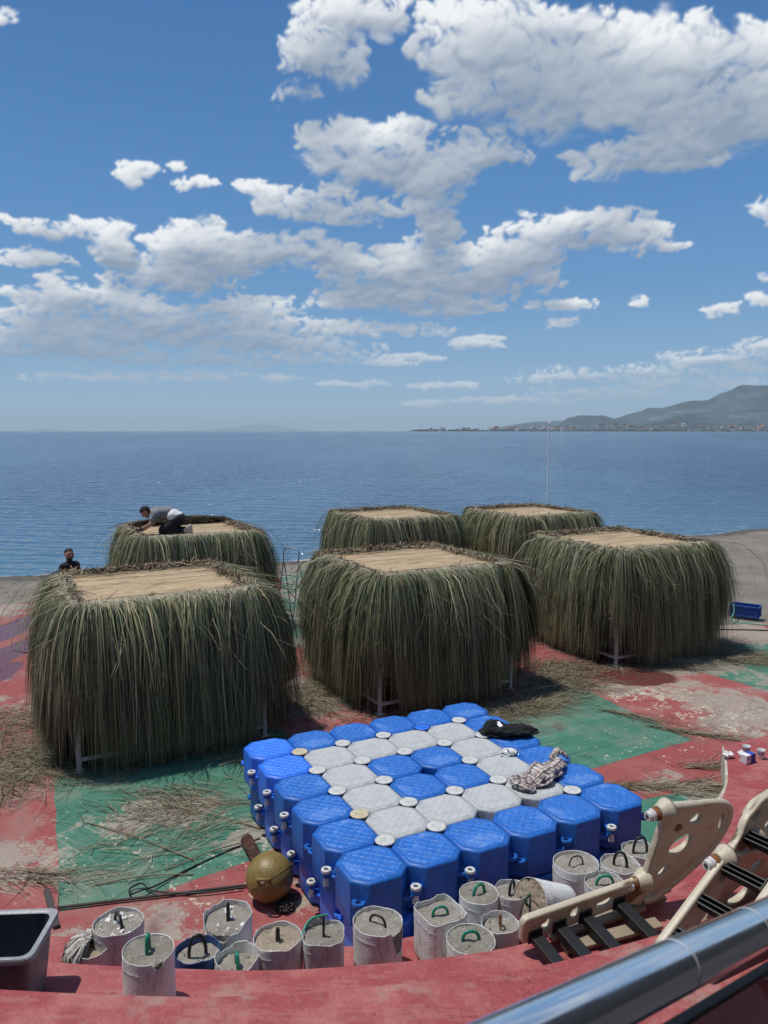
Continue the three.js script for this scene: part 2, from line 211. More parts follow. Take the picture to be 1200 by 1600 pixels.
const rustMap = dataTex(256, (u, v) => { const a = tap(T1, u, v), b = tap(T2, u * 2, v * 2); return mix3(mix3([.06, .025, .012], [.30, .12, .035], a), [.42, .33, .24], sstep(.66, .8, b)); });
const steelRough = dataTex(256, (u, v) => [0, .10 + .10 * tap(T2, u * .4, v * 4), 0], false);

// sea: ripples as a height tile and as a normal tile of another size
const seaH = (() => {
  const n = 512, d = new Float32Array(n * n); srand(9);
  const W = []; for (let i = 0; i < 90; i++) { const k = Math.pow(rnd(), 1.2) * 46 + 4, a = gauss() * .55 + 1.75; const kx = Math.round(Math.cos(a) * k), ky = Math.round(Math.sin(a) * k); const q = Math.hypot(kx, ky) || 1; W.push([kx, ky, rnd() * 6.283, Math.pow(q, -.95)]); }
  const C = new Float32Array(4096).map((_, i) => { const s = Math.sin(i / 4096 * 6.2831853); return s * .8 + (1 - 2 * Math.sqrt(Math.abs(Math.sin(i / 8192 * 6.2831853)))) * .25; });
  for (let y = 0; y < n; y++) for (let x = 0; x < n; x++) { let s = 0; for (const [kx, ky, p, a] of W) { let ph = (kx * x + ky * y) / n + p / 6.283; ph -= Math.floor(ph); s += a * C[(ph * 4096) | 0]; } d[y * n + x] = s; }
  let lo = 1e9, hi = -1e9; for (const v of d) { lo = Math.min(lo, v); hi = Math.max(hi, v); } for (let i = 0; i < d.length; i++) d[i] = (d[i] - lo) / (hi - lo); return { n, d };
})();
const seaBump = dataTex(512, (u, v) => grey(.8 * tap(seaH, u, v) + .2 * tap(T2, u * 4, v * 2)), false);
const seaTint = dataTex(512, (u, v) => { const a = tap(T4, u * 2, v * .6), b = tap(T1, u * 3, v); return mix3([.020, .072, .165], [.045, .125, .235], sstep(.3, .7, a * .6 + b * .4)); });

// ---------------------------------------------------------------- materials
const M = {};
const std = (o) => new THREE.MeshStandardMaterial(o);
const lin = (r, g, b) => new THREE.Color().setRGB(r, g, b);
M.deck = std({ map: deckMap, roughnessMap: deckRough, roughness: 1, bumpMap: rep(grainBump, 14), bumpScale: .006 });
M.step = std({ map: stepMap, roughness: .72, bumpMap: rep(grainBump, 3), bumpScale: .008 });
M.sand = std({ map: sandMap, roughness: .95, bumpMap: rep(grainBump, 3), bumpScale: .05, vertexColors: true });
M.sea = new THREE.MeshPhysicalMaterial({ map: seaTint, roughness: .13, ior: 1.333, bumpMap: seaBump, bumpScale: .36, vertexColors: true });
M.foam = std({ color: lin(.50, .54, .56), roughness: .8 });
M.strand = std({ vertexColors: true, roughness: .68, side: THREE.DoubleSide });
M.litter = std({ vertexColors: true, roughness: .9, side: THREE.DoubleSide });
M.board = [0, 1, 2].map((i) => std({ map: woodMap, color: lin(.95 + .05 * i, .95 + .02 * i, .93), roughness: .85, bumpMap: woodMap, bumpScale: .002 }));
M.whiteMetal = std({ color: lin(.72, .72, .71), roughness: .45, map: scuffMap });
const plastic = (c, r = .42) => std({ color: lin(...c), map: scuffMap, roughness: r, bumpMap: rep(grainBump, 2), bumpScale: .002 });
M.blue = plastic([.016, .145, .58]); M.blueB = plastic([.014, .145, .55]); M.bright = plastic([.035, .20, .92], .38); M.greyP = plastic([.52, .54, .55], .5);
const tread = (c, r) => std({ color: lin(...c), map: scuffMap, roughness: r, bumpMap: rep(treadBump, 1), bumpScale: .0045 });
// walked-on tops: pale scuffs and salt in the plastic, a different piece of the pattern on each kind
const dust = (c, d, amt) => dataTex(256, (u, v) => { const a = tap(T4, u, v), b = tap(T2, u * 3, v * 3), s = tap(T2, u * 1.2 + v * .9, (v - u) * 6), e = tap(T3, u * 3, v * 3); let k = mul3(c, .82 + .3 * a); k = mix3(k, d, amt * (sstep(.5, .9, a) * .35 + sstep(.66, .9, b) * .35 + sstep(.74, .92, s) * .4)); return mul3(mix3(k, d, amt * sstep(.86, .93, e) * .5), .95 + .1 * e); });
const treads = (c, d, amt, r) => { const t = dust(c, d, amt); return [0, 1, 2, 3].map((i) => { const m = t.clone(); m.repeat.set(.22, .22); m.offset.set(i * .27, i * .41); m.needsUpdate = true; return std({ map: m, roughness: r, bumpMap: treadBump, bumpScale: .0032 }); }); };
M.blueT = treads([.018, .155, .58], [.26, .38, .56], .75, .45); M.brightT = treads([.04, .22, .93], [.3, .45, .8], .35, .4); M.greyT = treads([.50, .52, .53], [.36, .33, .28], .8, .55);
M.capW = plastic([.68, .69, .68], .5); M.capC = plastic([.66, .58, .40], .5); M.pin = plastic([.80, .80, .78], .4); M.pinDark = std({ color: lin(.05, .06, .07), roughness: .8 });
M.conc = [[1, 1, 1], [1.15, 1.02, .9], [.85, .86, .84]].map((c) => std({ map: concMap, color: lin(...c), roughness: .95, bumpMap: rep(grainBump, 3), bumpScale: .02 }));
M.jug = [[1, 1, 1], [.88, .89, .90], [1.1, 1.1, 1.08]].map((c) => std({ map: jugMap, color: lin(...c), roughness: .5, bumpMap: grainBump, bumpScale: .004 }));
M.jugBlue = std({ color: lin(.02, .10, .28), map: scuffMap, roughness: .5 });
M.hoseG = std({ color: lin(.01, .20, .13), roughness: .4 }); M.hoseK = std({ color: lin(.012, .014, .015), roughness: .5 }); M.rustRod = std({ map: rustMap, roughness: .9 });
M.buoy = std({ color: lin(.27, .195, .055), map: scuffMap, roughness: .42, bumpMap: grainBump, bumpScale: .004 });
M.beige = std({ map: beigeMap, roughness: .45, bumpMap: grainBump, bumpScale: .002 });
M.panel = std({ map: panelMap, roughness: .45, bumpMap: grainBump, bumpScale: .002 });
M.black = std({ color: lin(.006, .0065, .008), map: scuffMap, roughness: .5 });
M.steel = std({ color: lin(.90, .91, .93), metalness: 1, roughnessMap: steelRough, roughness: 1 });
M.iron = std({ color: lin(.055, .045, .042), roughness: .75, bumpMap: grainBump, bumpScale: .003 });
M.cable = std({ color: lin(.014, .014, .015), roughness: .55 });
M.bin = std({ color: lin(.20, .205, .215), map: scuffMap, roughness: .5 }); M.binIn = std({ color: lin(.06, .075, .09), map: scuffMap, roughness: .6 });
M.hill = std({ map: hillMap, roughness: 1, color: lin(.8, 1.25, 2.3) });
M.cloth = std({ color: lin(.008, .009, .011), roughness: .95 }); M.plaid = std({ map: plaidMap, roughness: .9 });
M.skin = std({ color: lin(.38, .21, .14), roughness: .6 }); M.hair = std({ color: lin(.010, .008, .007), roughness: .7 });
M.shirtG = std({ color: lin(.20, .205, .225), roughness: .9 }); M.white = std({ color: lin(.75, .75, .75), roughness: .8 }); M.trouser = std({ color: lin(.009, .009, .012), roughness: .9 }); M.sole = std({ color: lin(.44, .40, .34), roughness: .8 });
M.clear = new THREE.MeshPhysicalMaterial({ color: lin(.92, .95, .97), transmission: 1, thickness: 0, roughness: .08, ior: 1.45 });
M.tint = new THREE.MeshPhysicalMaterial({ color: lin(.30, .20, .24), transmission: 1, thickness: 0, roughness: .02, ior: 1.5 });
M.plank = std({ map: woodMap, color: lin(.62, .66, .74), roughness: .9, bumpMap: woodMap, bumpScale: .003 });
M.crate = std({ color: lin(.008, .075, .36), map: scuffMap, roughness: .45 });
M.paper = std({ color: lin(.74, .74, .74), roughness: .8 }); M.boxBlue = std({ color: lin(.02, .07, .40), roughness: .6 });
M.hole = std({ color: lin(.03, .03, .03), roughness: .9 });
M.darkTile = std({ color: lin(.045, .045, .05), roughness: .5, map: scuffMap });

// ---------------------------------------------------------------- helpers
const used = {};
function numbered(n) { const k = used[n] = (used[n] ?? -1) + 1; return k ? `${n}_${String(k).padStart(3, '0')}` : n; }
function shadows(o) { o.traverse((c) => { if (c.isMesh) { c.castShadow = true; c.receiveShadow = true; } }); return o; }
function thing(name, label, category, pos = [0, 0, 0], turn = 0, group) { const o = new THREE.Group(); o.name = numbered(name); o.position.set(...pos); o.rotation.y = turn; o.userData = { label, category }; if (group) o.userData.group = group; scene.add(o); return o; }
function part(name, parent, geo, mat) { const m = new THREE.Mesh(geo, mat); m.name = name; m.castShadow = m.receiveShadow = true; parent.add(m); return m; }
function solo(name, label, category, geo, mat, group) { const m = part(numbered(name), scene, geo, mat); m.userData = { label, category }; if (group) m.userData.group = group; return m; }
function struct(name, geo, mat, kind = 'structure') { const m = part(numbered(name), scene, geo, mat); m.userData.kind = kind; return m; }
function copyOf(o, label) { const c = o.clone(); c.name = numbered(o.name.replace(/_\d{3}$/, '')); c.userData = { ...o.userData }; if (label) c.userData.label = label; scene.add(c); return c; }
const tr = (g, x = 0, y = 0, z = 0, rx = 0, ry = 0, rz = 0) => g.applyMatrix4(new THREE.Matrix4().compose(new THREE.Vector3(x, y, z), new THREE.Quaternion().setFromEuler(new THREE.Euler(rx, ry, rz)), new THREE.Vector3(1, 1, 1)));
const V = (x, y, z) => new THREE.Vector3(x, y, z);
const tube = (pts, r, seg = 24, rad = 8, closed = false) => new THREE.TubeGeometry(new THREE.CatmullRomCurve3(pts.map((p) => V(...p)), closed, 'catmullrom', .5), seg, r, rad, closed);
const rod = (a, b, r, rad = 10, r2 = r) => { const A = V(...a), Bv = V(...b), d = Bv.clone().sub(A), g = new THREE.CylinderGeometry(r2, r, d.length(), rad); g.translate(0, d.length() / 2, 0); g.applyQuaternion(new THREE.Quaternion().setFromUnitVectors(V(0, 1, 0), d.normalize())); return g.translate(...a); };
const rbox = (w, h, d, r = .006, s = 2) => new RoundedBoxGeometry(w, h, d, s, Math.min(r, w / 2.1, h / 2.1, d / 2.1));
function merge(list) { const a = list.map((g) => { const q = g.index ? g.toNonIndexed() : g; for (const k of Object.keys(q.attributes)) if (!['position', 'normal', 'uv'].includes(k)) q.deleteAttribute(k); q.morphAttributes = {}; return q; }); return mergeGeometries(a); }
function boxUV(g, s = 1) { // uv in metres by the way each face looks
  g = g.index ? g.toNonIndexed() : g; const p = g.attributes.position, uv = new Float32Array(p.count * 2), a = V(0, 0, 0), b = V(0, 0, 0), c = V(0, 0, 0);
  for (let i = 0; i < p.count; i += 3) { a.fromBufferAttribute(p, i); b.fromBufferAttribute(p, i + 1); c.fromBufferAttribute(p, i + 2); const n = b.clone().sub(a).cross(c.clone().sub(a)), X = Math.abs(n.x), Y = Math.abs(n.y), Z = Math.abs(n.z); [a, b, c].forEach((q, k) => { uv[(i + k) * 2] = (Y >= X && Y >= Z ? q.x : X >= Z ? q.z : q.x) * s; uv[(i + k) * 2 + 1] = (Y >= X && Y >= Z ? q.z : q.y) * s; }); }
  g.setAttribute('uv', new THREE.BufferAttribute(uv, 2)); return g;
}
function planUV(g, x0, z0, s) { const p = g.attributes.position, uv = new Float32Array(p.count * 2); for (let i = 0; i < p.count; i++) { uv[2 * i] = (p.getX(i) - x0) / s; uv[2 * i + 1] = (p.getZ(i) - z0) / s; } g.setAttribute('uv', new THREE.BufferAttribute(uv, 2)); return g; }
function slab(P, y0, h, bevel = 0) { // a plan outline [x, z] raised from y0 by h
  const s = new THREE.Shape(P.map(([x, z]) => new THREE.Vector2(x, -z))); const g = new THREE.ExtrudeGeometry(s, { depth: h - bevel, bevelEnabled: bevel > 0, bevelSize: bevel, bevelThickness: bevel, bevelOffset: -bevel, bevelSegments: 3, curveSegments: 12 }); g.rotateX(-Math.PI / 2); return g.translate(0, y0, 0);
}
class Ribbons { // many narrow leaves in one mesh
  constructor() { this.p = []; this.c = []; this.i = []; }
  add(pts, w, cols, face) { // pts: Vector3s; w(t); cols(t) -> rgb; face: a direction the ribbon lies across
    const base = this.p.length / 3, n = pts.length; const d = V(0, 0, 0), s = V(0, 0, 0);
    for (let k = 0; k < n; k++) { const t = k / (n - 1); d.copy(pts[Math.min(n - 1, k + 1)]).sub(pts[Math.max(0, k - 1)]); s.copy(d).cross(face).normalize().multiplyScalar(w(t) / 2); const c = cols(t), q = pts[k]; this.p.push(q.x - s.x, q.y - s.y, q.z - s.z, q.x + s.x, q.y + s.y, q.z + s.z); this.c.push(...c, ...c); }
    for (let k = 0; k < n - 1; k++) { const a = base + 2 * k; this.i.push(a, a + 1, a + 2, a + 1, a + 3, a + 2); }
  }
  build() { const g = new THREE.BufferGeometry(); g.setAttribute('position', new THREE.Float32BufferAttribute(this.p, 3)); g.setAttribute('color', new THREE.Float32BufferAttribute(this.c, 3)); g.setIndex(this.i); g.computeVertexNormals(); return g; }
}
// surface nets: a closed mesh round all points where f < 0
function isoMesh(f, lo, hi, cell) {
  const n = [0, 1, 2].map((k) => Math.ceil((hi[k] - lo[k]) / cell) + 1), [nx, ny, nz] = n, F = new Float32Array(nx * ny * nz), at = (x, y, z) => x + nx * (y + ny * z);
  for (let z = 0; z < nz; z++) for (let y = 0; y < ny; y++) for (let x = 0; x < nx; x++) F[at(x, y, z)] = f(lo[0] + x * cell, lo[1] + y * cell, lo[2] + z * cell);
  const id = new Int32Array(nx * ny * nz).fill(-1), P = [], I = [];
  for (let z = 0; z < nz - 1; z++) for (let y = 0; y < ny - 1; y++) for (let x = 0; x < nx - 1; x++) {
    let m = 0; for (let c = 0; c < 8; c++) if (F[at(x + (c & 1), y + (c >> 1 & 1), z + (c >> 2))] < 0) m |= 1 << c; if (m === 0 || m === 255) continue;
    let sx = 0, sy = 0, sz = 0, k = 0;
    for (let c = 0; c < 8; c++) for (const b of [1, 2, 4]) if (!(c & b)) { const a0 = F[at(x + (c & 1), y + (c >> 1 & 1), z + (c >> 2))], e = c | b, a1 = F[at(x + (e & 1), y + (e >> 1 & 1), z + (e >> 2))]; if ((a0 < 0) !== (a1 < 0)) { const t = a0 / (a0 - a1); sx += (c & 1) + (b === 1 ? t : 0); sy += (c >> 1 & 1) + (b === 2 ? t : 0); sz += (c >> 2) + (b === 4 ? t : 0); k++; } }
    id[at(x, y, z)] = P.length / 3; P.push(lo[0] + (x + sx / k) * cell, lo[1] + (y + sy / k) * cell, lo[2] + (z + sz / k) * cell);
  }
  const quad = (a, b, c, d, flip) => { if (a < 0 || b < 0 || c < 0 || d < 0) return; if (flip) I.push(a, c, b, a, d, c); else I.push(a, b, c, a, c, d); };
  for (let z = 1; z < nz - 1; z++) for (let y = 1; y < ny - 1; y++) for (let x = 1; x < nx - 1; x++) {
    const s = F[at(x, y, z)] < 0;
    if (s !== F[at(x + 1, y, z)] < 0) quad(id[at(x, y - 1, z - 1)], id[at(x, y, z - 1)], id[at(x, y, z)], id[at(x, y - 1, z)], !s);
    if (s !== F[at(x, y + 1, z)] < 0) quad(id[at(x - 1, y, z - 1)], id[at(x - 1, y, z)], id[at(x, y, z)], id[at(x, y, z - 1)], !s);
    if (s !== F[at(x, y, z + 1)] < 0) quad(id[at(x - 1, y - 1, z)], id[at(x, y - 1, z)], id[at(x, y, z)], id[at(x - 1, y, z)], !s);
  }
  const g = new THREE.BufferGeometry(); g.setAttribute('position', new THREE.Float32BufferAttribute(P, 3)); g.setIndex(I); g.computeVertexNormals(); return g;
}
const smin = (a, b, k) => { const h = Math.max(k - Math.abs(a - b), 0) / k; return Math.min(a, b) - h * h * k * .25; };
function capsule(x, y, z, a, b, ra, rb) { const bx = b[0] - a[0], by = b[1] - a[1], bz = b[2] - a[2], px = x - a[0], py = y - a[1], pz = z - a[2], t = clamp((px * bx + py * by + pz * bz) / (bx * bx + by * by + bz * bz + 1e-9)); return Math.hypot(px - bx * t, py - by * t, pz - bz * t) - (ra + (rb - ra) * t); }
const bones = (L, k) => (x, y, z) => { let d = 1e3; for (const [a, b, ra, rb = ra] of L) d = smin(d, capsule(x, y, z, a, b, ra, rb), k); return d; };

// ---------------------------------------------------------------- setting: sea, beach, deck, steps, terrace
const SEA_Y = -.5;
const SHORE = [[-160, 30], [-60, -8], [-30, -18.2], [-12.35, -24.4], [-11, -25.1], [-3.4, -27.4], [4, -30], [9, -32.2], [13.4, -34.6], [18.6, -37], [40, -47], [90, -75], [200, -150]];
function shoreZ(x) { let i = 0; while (i < SHORE.length - 2 && SHORE[i + 1][0] < x) i++; const [a, b] = SHORE[i], [c, d] = SHORE[i + 1]; return lerp(b, d, clamp((x - a) / (c - a))) + .35 * Math.sin(x * .55) + .18 * Math.sin(x * 1.7 + 1); }
{
  // sea: rings round the camera, out past the far shore
  const R = [2, 14, 20, 24, 28, 33, 40, 50, 65, 85, 120, 180, 300, 520, 900, 1600, 2800, 4500, 6500, 9000, 11500], NA = 160, P = [], uv = [], col = [], I = [];
  R.forEach((r, i) => { for (let j = 0; j <= NA; j++) { const a = j / NA * 2 * Math.PI, x = Math.sin(a) * r, z = -Math.cos(a) * r; P.push(x, SEA_Y, z); uv.push(x / 17, z / 17);
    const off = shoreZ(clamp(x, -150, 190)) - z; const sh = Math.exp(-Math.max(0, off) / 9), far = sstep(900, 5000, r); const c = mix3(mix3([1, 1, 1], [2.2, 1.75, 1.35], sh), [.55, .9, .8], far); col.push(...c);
    if (i && j) { const q = i * (NA + 1) + j; I.push(q - NA - 2, q - 1, q - NA - 1, q - NA - 1, q - 1, q); } } });
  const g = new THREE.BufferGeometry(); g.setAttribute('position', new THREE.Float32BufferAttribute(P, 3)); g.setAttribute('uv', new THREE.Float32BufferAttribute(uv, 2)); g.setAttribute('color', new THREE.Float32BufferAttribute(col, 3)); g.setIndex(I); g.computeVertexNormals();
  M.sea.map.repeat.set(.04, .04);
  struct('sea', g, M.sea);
  // beach: one sheet of sand that dips under the water
  const X0 = -150, X1 = 190, Z0 = -130, Z1 = 60, xs = [], zs = [];
  for (let x = X0; x < X1; x += Math.abs(x) < 24 ? .4 : 4) xs.push(x); for (let z = Z0; z < Z1; z += z > -42 && z < -12 ? .3 : 3) zs.push(z);
  const p = [], c = [], u = [], id = [];
  xs.forEach((x, i) => zs.forEach((z, j) => {
    const off = z - shoreZ(x); let y = SEA_Y + (off > 0 ? .075 * off : .12 * off); y = Math.min(y, -.075 + .02 * noise3(x * .2, 0, z * .2)); y = Math.max(y, -3);
    if (off > .6 && z < -12) y += (.05 * noise3(x * .8, 2, z * 1.4) + .02 * noise3(x * 2.6, 5, z * 3.1)) * sstep(.6, 3, off);
    if (y > -.03) y = -.03;
    p.push(x, y, z); u.push(x / 3, z / 3); const wet = sstep(2.2, .5, off + .5 * noise3(x * .4, 7, z * .4)), k = lerp(1, .48, wet); c.push(k, k * .98, k * .96);
    if (i && j) { const n = zs.length, q = i * n + j; id.push(q - n - 1, q - n, q, q - n - 1, q, q - 1); } }));
  const s = new THREE.BufferGeometry(); s.setAttribute('position', new THREE.Float32BufferAttribute(p, 3)); s.setAttribute('uv', new THREE.Float32BufferAttribute(u, 2)); s.setAttribute('color', new THREE.Float32BufferAttribute(c, 3)); s.setIndex(id); s.computeVertexNormals();
  struct('sand', s, M.sand);
  // thin lines of foam where ripples run out on the sand
  const foams = [];
  for (const [o, w, ph] of [[.05, .16, 0], [-1.1, .05, 2]]) { const fp = [], fi = []; let k = 0; for (let x = -34; x < 50; x += .25) { const n = noise3(x * .35, ph, 3) , wd = w * clamp(.1 + 2.2 * noise3(x * .6, ph + 9, 1) + .8 * noise3(x * 2.3, ph, 4), 0, 1), z = shoreZ(x) + o + n * .5; fp.push(x, SEA_Y + .012, z - wd, x, SEA_Y + .014, z + wd); if (k) { const a = 2 * k - 2; fi.push(a, a + 1, a + 2, a + 1, a + 3, a + 2); } k++; } const g2 = new THREE.BufferGeometry(); g2.setAttribute('position', new THREE.Float32BufferAttribute(fp, 3)); g2.setIndex(fi); g2.computeVertexNormals(); g2.setAttribute('uv', new THREE.Float32BufferAttribute(new Float32Array(fp.length / 3 * 2), 2)); foams.push(g2); }
  struct('foam', merge(foams), M.foam, 'stuff');
  // the painted deck
  const D = [[-16, -13.5], [-11, -17.6], [-9.3, -18.35], [-7.2, -19.6], [-2.3, -22.9], [2, -25], [5.8, -23.4], [6.6, -18.2], [7.2, -16.35], [9.4, -16.9], [15, -18.5], [17, -5], [-16, -5]];
  const dg = planUV(slab(D, -.5, .5), DECK_X, DECK_Z, DECK_S); struct('deck', dg, M.deck);
  // low seating steps that curve round the deck
  const E1 = [[-16, -9.5], [-9, -7.2], [-5, -5.95], [-2.96, -5.56], [-1.36, -5.46], [-.27, -5.40], [.17, -5.50], [1.0, -5.83], [2.0, -6.36], [2.7, -6.84], [3.3, -7.4], [3.75, -8.06], [4.0, -8.62], [4.17, -9.09], [4.88, -9.43], [9.5, -11.6], [14, -12.5]];
  const E2 = [[-16, -8.3], [-9, -6.1], [-4.6, -5.0], [-2.14, -4.72], [-1.25, -4.66], [-.66, -4.65], [.13, -4.73], [.5, -4.79], [.87, -4.88], [1.5, -5.14], [2.2, -5.52], [3.0, -6.1], [3.8, -6.9], [4.6, -8.0], [5.4, -8.9], [9.8, -10.9], [14, -11.8]];
  const E3 = [[-16, -7.0], [-8, -5.1], [-4, -4.2], [-2.14, -4.0], [-1.06, -3.945], [-.53, -3.965], [0, -4.03], [.76, -4.15], [1.57, -4.42], [2.57, -4.86], [3.6, -5.5], [5, -6.6], [6.5, -7.8], [10, -9.6], [14, -10.5]];
  const smooth = (E, sharp) => { const out = []; const a = sharp ? E.slice(0, E.length - 3) : E; new THREE.CatmullRomCurve3(a.map(([x, z]) => V(x, 0, z)), false, 'centripetal').getPoints(70).forEach((q) => out.push([q.x, q.z])); if (sharp) out.push(...E.slice(-3)); return out; };
  const stepOf = (E, h, sharp, y0) => planUV(slab([...smooth(E, sharp), [14, 4], [-16, 4]], y0, h - y0, .012), 0, 0, 3);
  struct('step', stepOf(E1, .37, true, -.2), M.step); struct('step', stepOf(E2, .74, false, .366), M.step); struct('step', stepOf(E3, 1.11, false, .736), M.step);
  // bare pale concrete face of the lowest step where it turns away
  { const F = [[3.3, -7.4], [3.75, -8.06], [4.0, -8.62], [4.17, -9.09]], P2 = [], n = (a2, b2) => { const dx = b2[0] - a2[0], dz = b2[1] - a2[1], l = Math.hypot(dx, dz); return [dz / l * .022, -dx / l * .022]; }; const out = F.map((q, i) => { const k = n(F[Math.max(0, i - 1)], F[Math.min(3, i + 1)]); return [q[0] + k[0], q[1] + k[1]]; }); const poly = [...out, ...F.slice().reverse().map(([x, z]) => [x + .03, z])]; struct('step_face', boxUV(slab(poly, .002, .352), 1), std({ map: concMap, color: lin(.95, .95, .92), roughness: .9 })); }
  // the terrace the photograph is taken from
  struct('terrace', merge([tr(new THREE.BoxGeometry(14, .2, 5.6), 0, 2.62, 1.45), tr(new THREE.BoxGeometry(14, 1.41, .2), 0, 1.815, -1.1), tr(new THREE.BoxGeometry(12.4, .2, 1.25), 7.8, 2.617, -1.98), tr(new THREE.BoxGeometry(11, .2, 2.4), 8.5, 2.614, -3.81)]), M.darkTile);
  // the house behind, whose dark front the handrail mirrors
  { const w = thing('terrace_house', 'dark fronted house at the back of the terrace behind the camera', 'house', [0, 2.72, 2.2]); part('wall', w, tr(new THREE.BoxGeometry(14, 3.4, .3), 0, 1.7, .15), M.darkTile); part('roof', w, tr(new THREE.BoxGeometry(14, .2, 3.2), 0, 3.5, -.6), M.darkTile); part('side_wing', w, tr(new THREE.BoxGeometry(5, 4.6, 6.9), 9.6, 2.3, -3.6), M.darkTile); }
  // hills beyond the bay, in order of distance
  const ridge = (name, prof, dist, depth, rough, sd) => {
    const a0 = prof[0][0], a1 = prof[prof.length - 1][0], NA2 = Math.round((a1 - a0) * 10), ND = 26, P2 = [], I2 = [], U2 = [];
    for (let i = 0; i <= NA2; i++) { const az = lerp(a0, a1, i / NA2); let k = 0; while (k < prof.length - 2 && prof[k + 1][0] < az) k++; const t = clamp((az - prof[k][0]) / (prof[k + 1][0] - prof[k][0])), el = lerp(prof[k][1], prof[k + 1][1], t * t * (3 - 2 * t) * .5 + t * .5);
      for (let j = 0; j <= ND; j++) { const q = j / ND, r = dist + (q - .55) * depth, X = Math.sin(az * D2R) * r, Z = -Math.cos(az * D2R) * r; const H = Math.tan(el * D2R) * dist * Math.sin(Math.min(1, q / .55) * Math.PI / 2) ** 1.1 * (q > .55 ? 1 - .8 * (q - .55) / .45 : 1);
        const gully = 1 + rough * (1 - Math.abs(q - .55) * 1.2) * (1 - 2.4 * Math.abs(noise3(X / 700 + sd, 1, Z / 1100)) + .8 * noise3(X / 240, sd, Z / 240)) * (q > .5 && q < .62 ? .3 : 1);
        P2.push(X, H * gully - .6, Z); U2.push(X / 1800, Z / 1800); if (i && j) { const n = ND + 1, w = i * n + j; I2.push(w - n - 1, w - n, w, w - n - 1, w, w - 1); } } }
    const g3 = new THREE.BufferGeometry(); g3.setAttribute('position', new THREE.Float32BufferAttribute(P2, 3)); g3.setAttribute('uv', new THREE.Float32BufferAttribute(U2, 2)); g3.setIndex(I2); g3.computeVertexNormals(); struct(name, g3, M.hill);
  };
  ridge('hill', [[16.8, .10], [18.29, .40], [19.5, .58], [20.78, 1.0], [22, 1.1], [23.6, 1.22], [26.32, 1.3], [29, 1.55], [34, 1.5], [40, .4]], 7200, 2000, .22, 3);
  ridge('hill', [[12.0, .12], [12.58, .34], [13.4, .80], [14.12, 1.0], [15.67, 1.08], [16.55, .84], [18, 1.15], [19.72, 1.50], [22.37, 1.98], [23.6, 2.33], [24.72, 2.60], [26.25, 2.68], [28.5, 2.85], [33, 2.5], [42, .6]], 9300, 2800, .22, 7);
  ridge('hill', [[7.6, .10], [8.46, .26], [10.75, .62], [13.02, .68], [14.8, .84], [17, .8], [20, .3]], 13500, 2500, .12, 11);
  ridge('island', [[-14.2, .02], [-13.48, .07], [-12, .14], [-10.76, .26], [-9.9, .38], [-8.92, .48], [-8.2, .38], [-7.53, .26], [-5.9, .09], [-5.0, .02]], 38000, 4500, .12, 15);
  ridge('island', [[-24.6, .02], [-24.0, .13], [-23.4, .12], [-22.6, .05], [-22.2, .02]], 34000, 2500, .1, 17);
  // flat shore of the far town with its trees
  ridge('far_shore', [[1.6, .03], [2.5, .06], [5, .075], [8, .07], [12, .09], [16, .11], [20, .13], [24, .16], [30, .2], [36, .1]], 6000, 700, .1, 21);
}
{ // the far town: houses one by one, and a belt of trees that reads as one mass
  srand(61); const wallMat = [[.62, .60, .56], [.55, .50, .44], [.66, .66, .66]].map((c) => std({ color: lin(...c), roughness: .9 })), roofMat = std({ color: lin(.30, .11, .07), roughness: .9 }), winMat = std({ color: lin(.05, .06, .07), roughness: .4 });
  const house = (w, h, d, mi) => { const o = thing('house', 'pale small house of the town on the far shore under the hills', 'house', [0, 0, 0], 0, 'pale houses of the town on the far shore'); part('wall', o, tr(new THREE.BoxGeometry(w, h, d), 0, h / 2, 0), wallMat[mi]); const s = new THREE.Shape([new THREE.Vector2(-w / 2 - .8, 0), new THREE.Vector2(w / 2 + .8, 0), new THREE.Vector2(0, w * .22)]); part('roof', o, tr(new THREE.ExtrudeGeometry(s, { depth: d + 1, bevelEnabled: false }), 0, h, -d / 2 - .5), mi === 2 ? wallMat[0] : roofMat); return o; };
  const protos = [house(22, 10, 14, 0), house(34, 16, 16, 1), house(18, 13, 14, 2)];
  for (let i = 0; i < 130; i++) { const o = i < 3 ? protos[i] : copyOf(protos[i % 3]); let az = 3 + 24.5 * Math.pow(rnd(), .7), r = rr(5660, 5790); o.position.set(Math.sin(az * D2R) * r, (r - 5640) * .06 + (az > 14 && rnd() < .35 ? rr(4, 26) : 0), -Math.cos(az * D2R) * r); o.rotation.y = rr(-.6, .6); const s = rr(.8, 1.5); o.scale.set(s, s, s); }
  const trees = []; for (let i = 0; i < 260; i++) { const az = 2 + 26 * rnd(), r = rr(5640, 5800), h = rr(3, 8), w = rr(10, 26); const g = new THREE.IcosahedronGeometry(1, 1); const q = g.attributes.position; for (let k = 0; k < q.count; k++) { const n = 1 + .5 * noise3(q.getX(k) * 2 + i, q.getY(k) * 2, q.getZ(k) * 2); q.setXYZ(k, q.getX(k) * w * n, q.getY(k) * h * n + h * .5, q.getZ(k) * w * n); } g.computeVertexNormals(); trees.push(g.translate(Math.sin(az * D2R) * r, (r - 5640) * .05, -Math.cos(az * D2R) * r)); }
  struct('tree_belt', merge(trees), std({ color: lin(.03, .045, .025), roughness: 1 }), 'stuff');
}
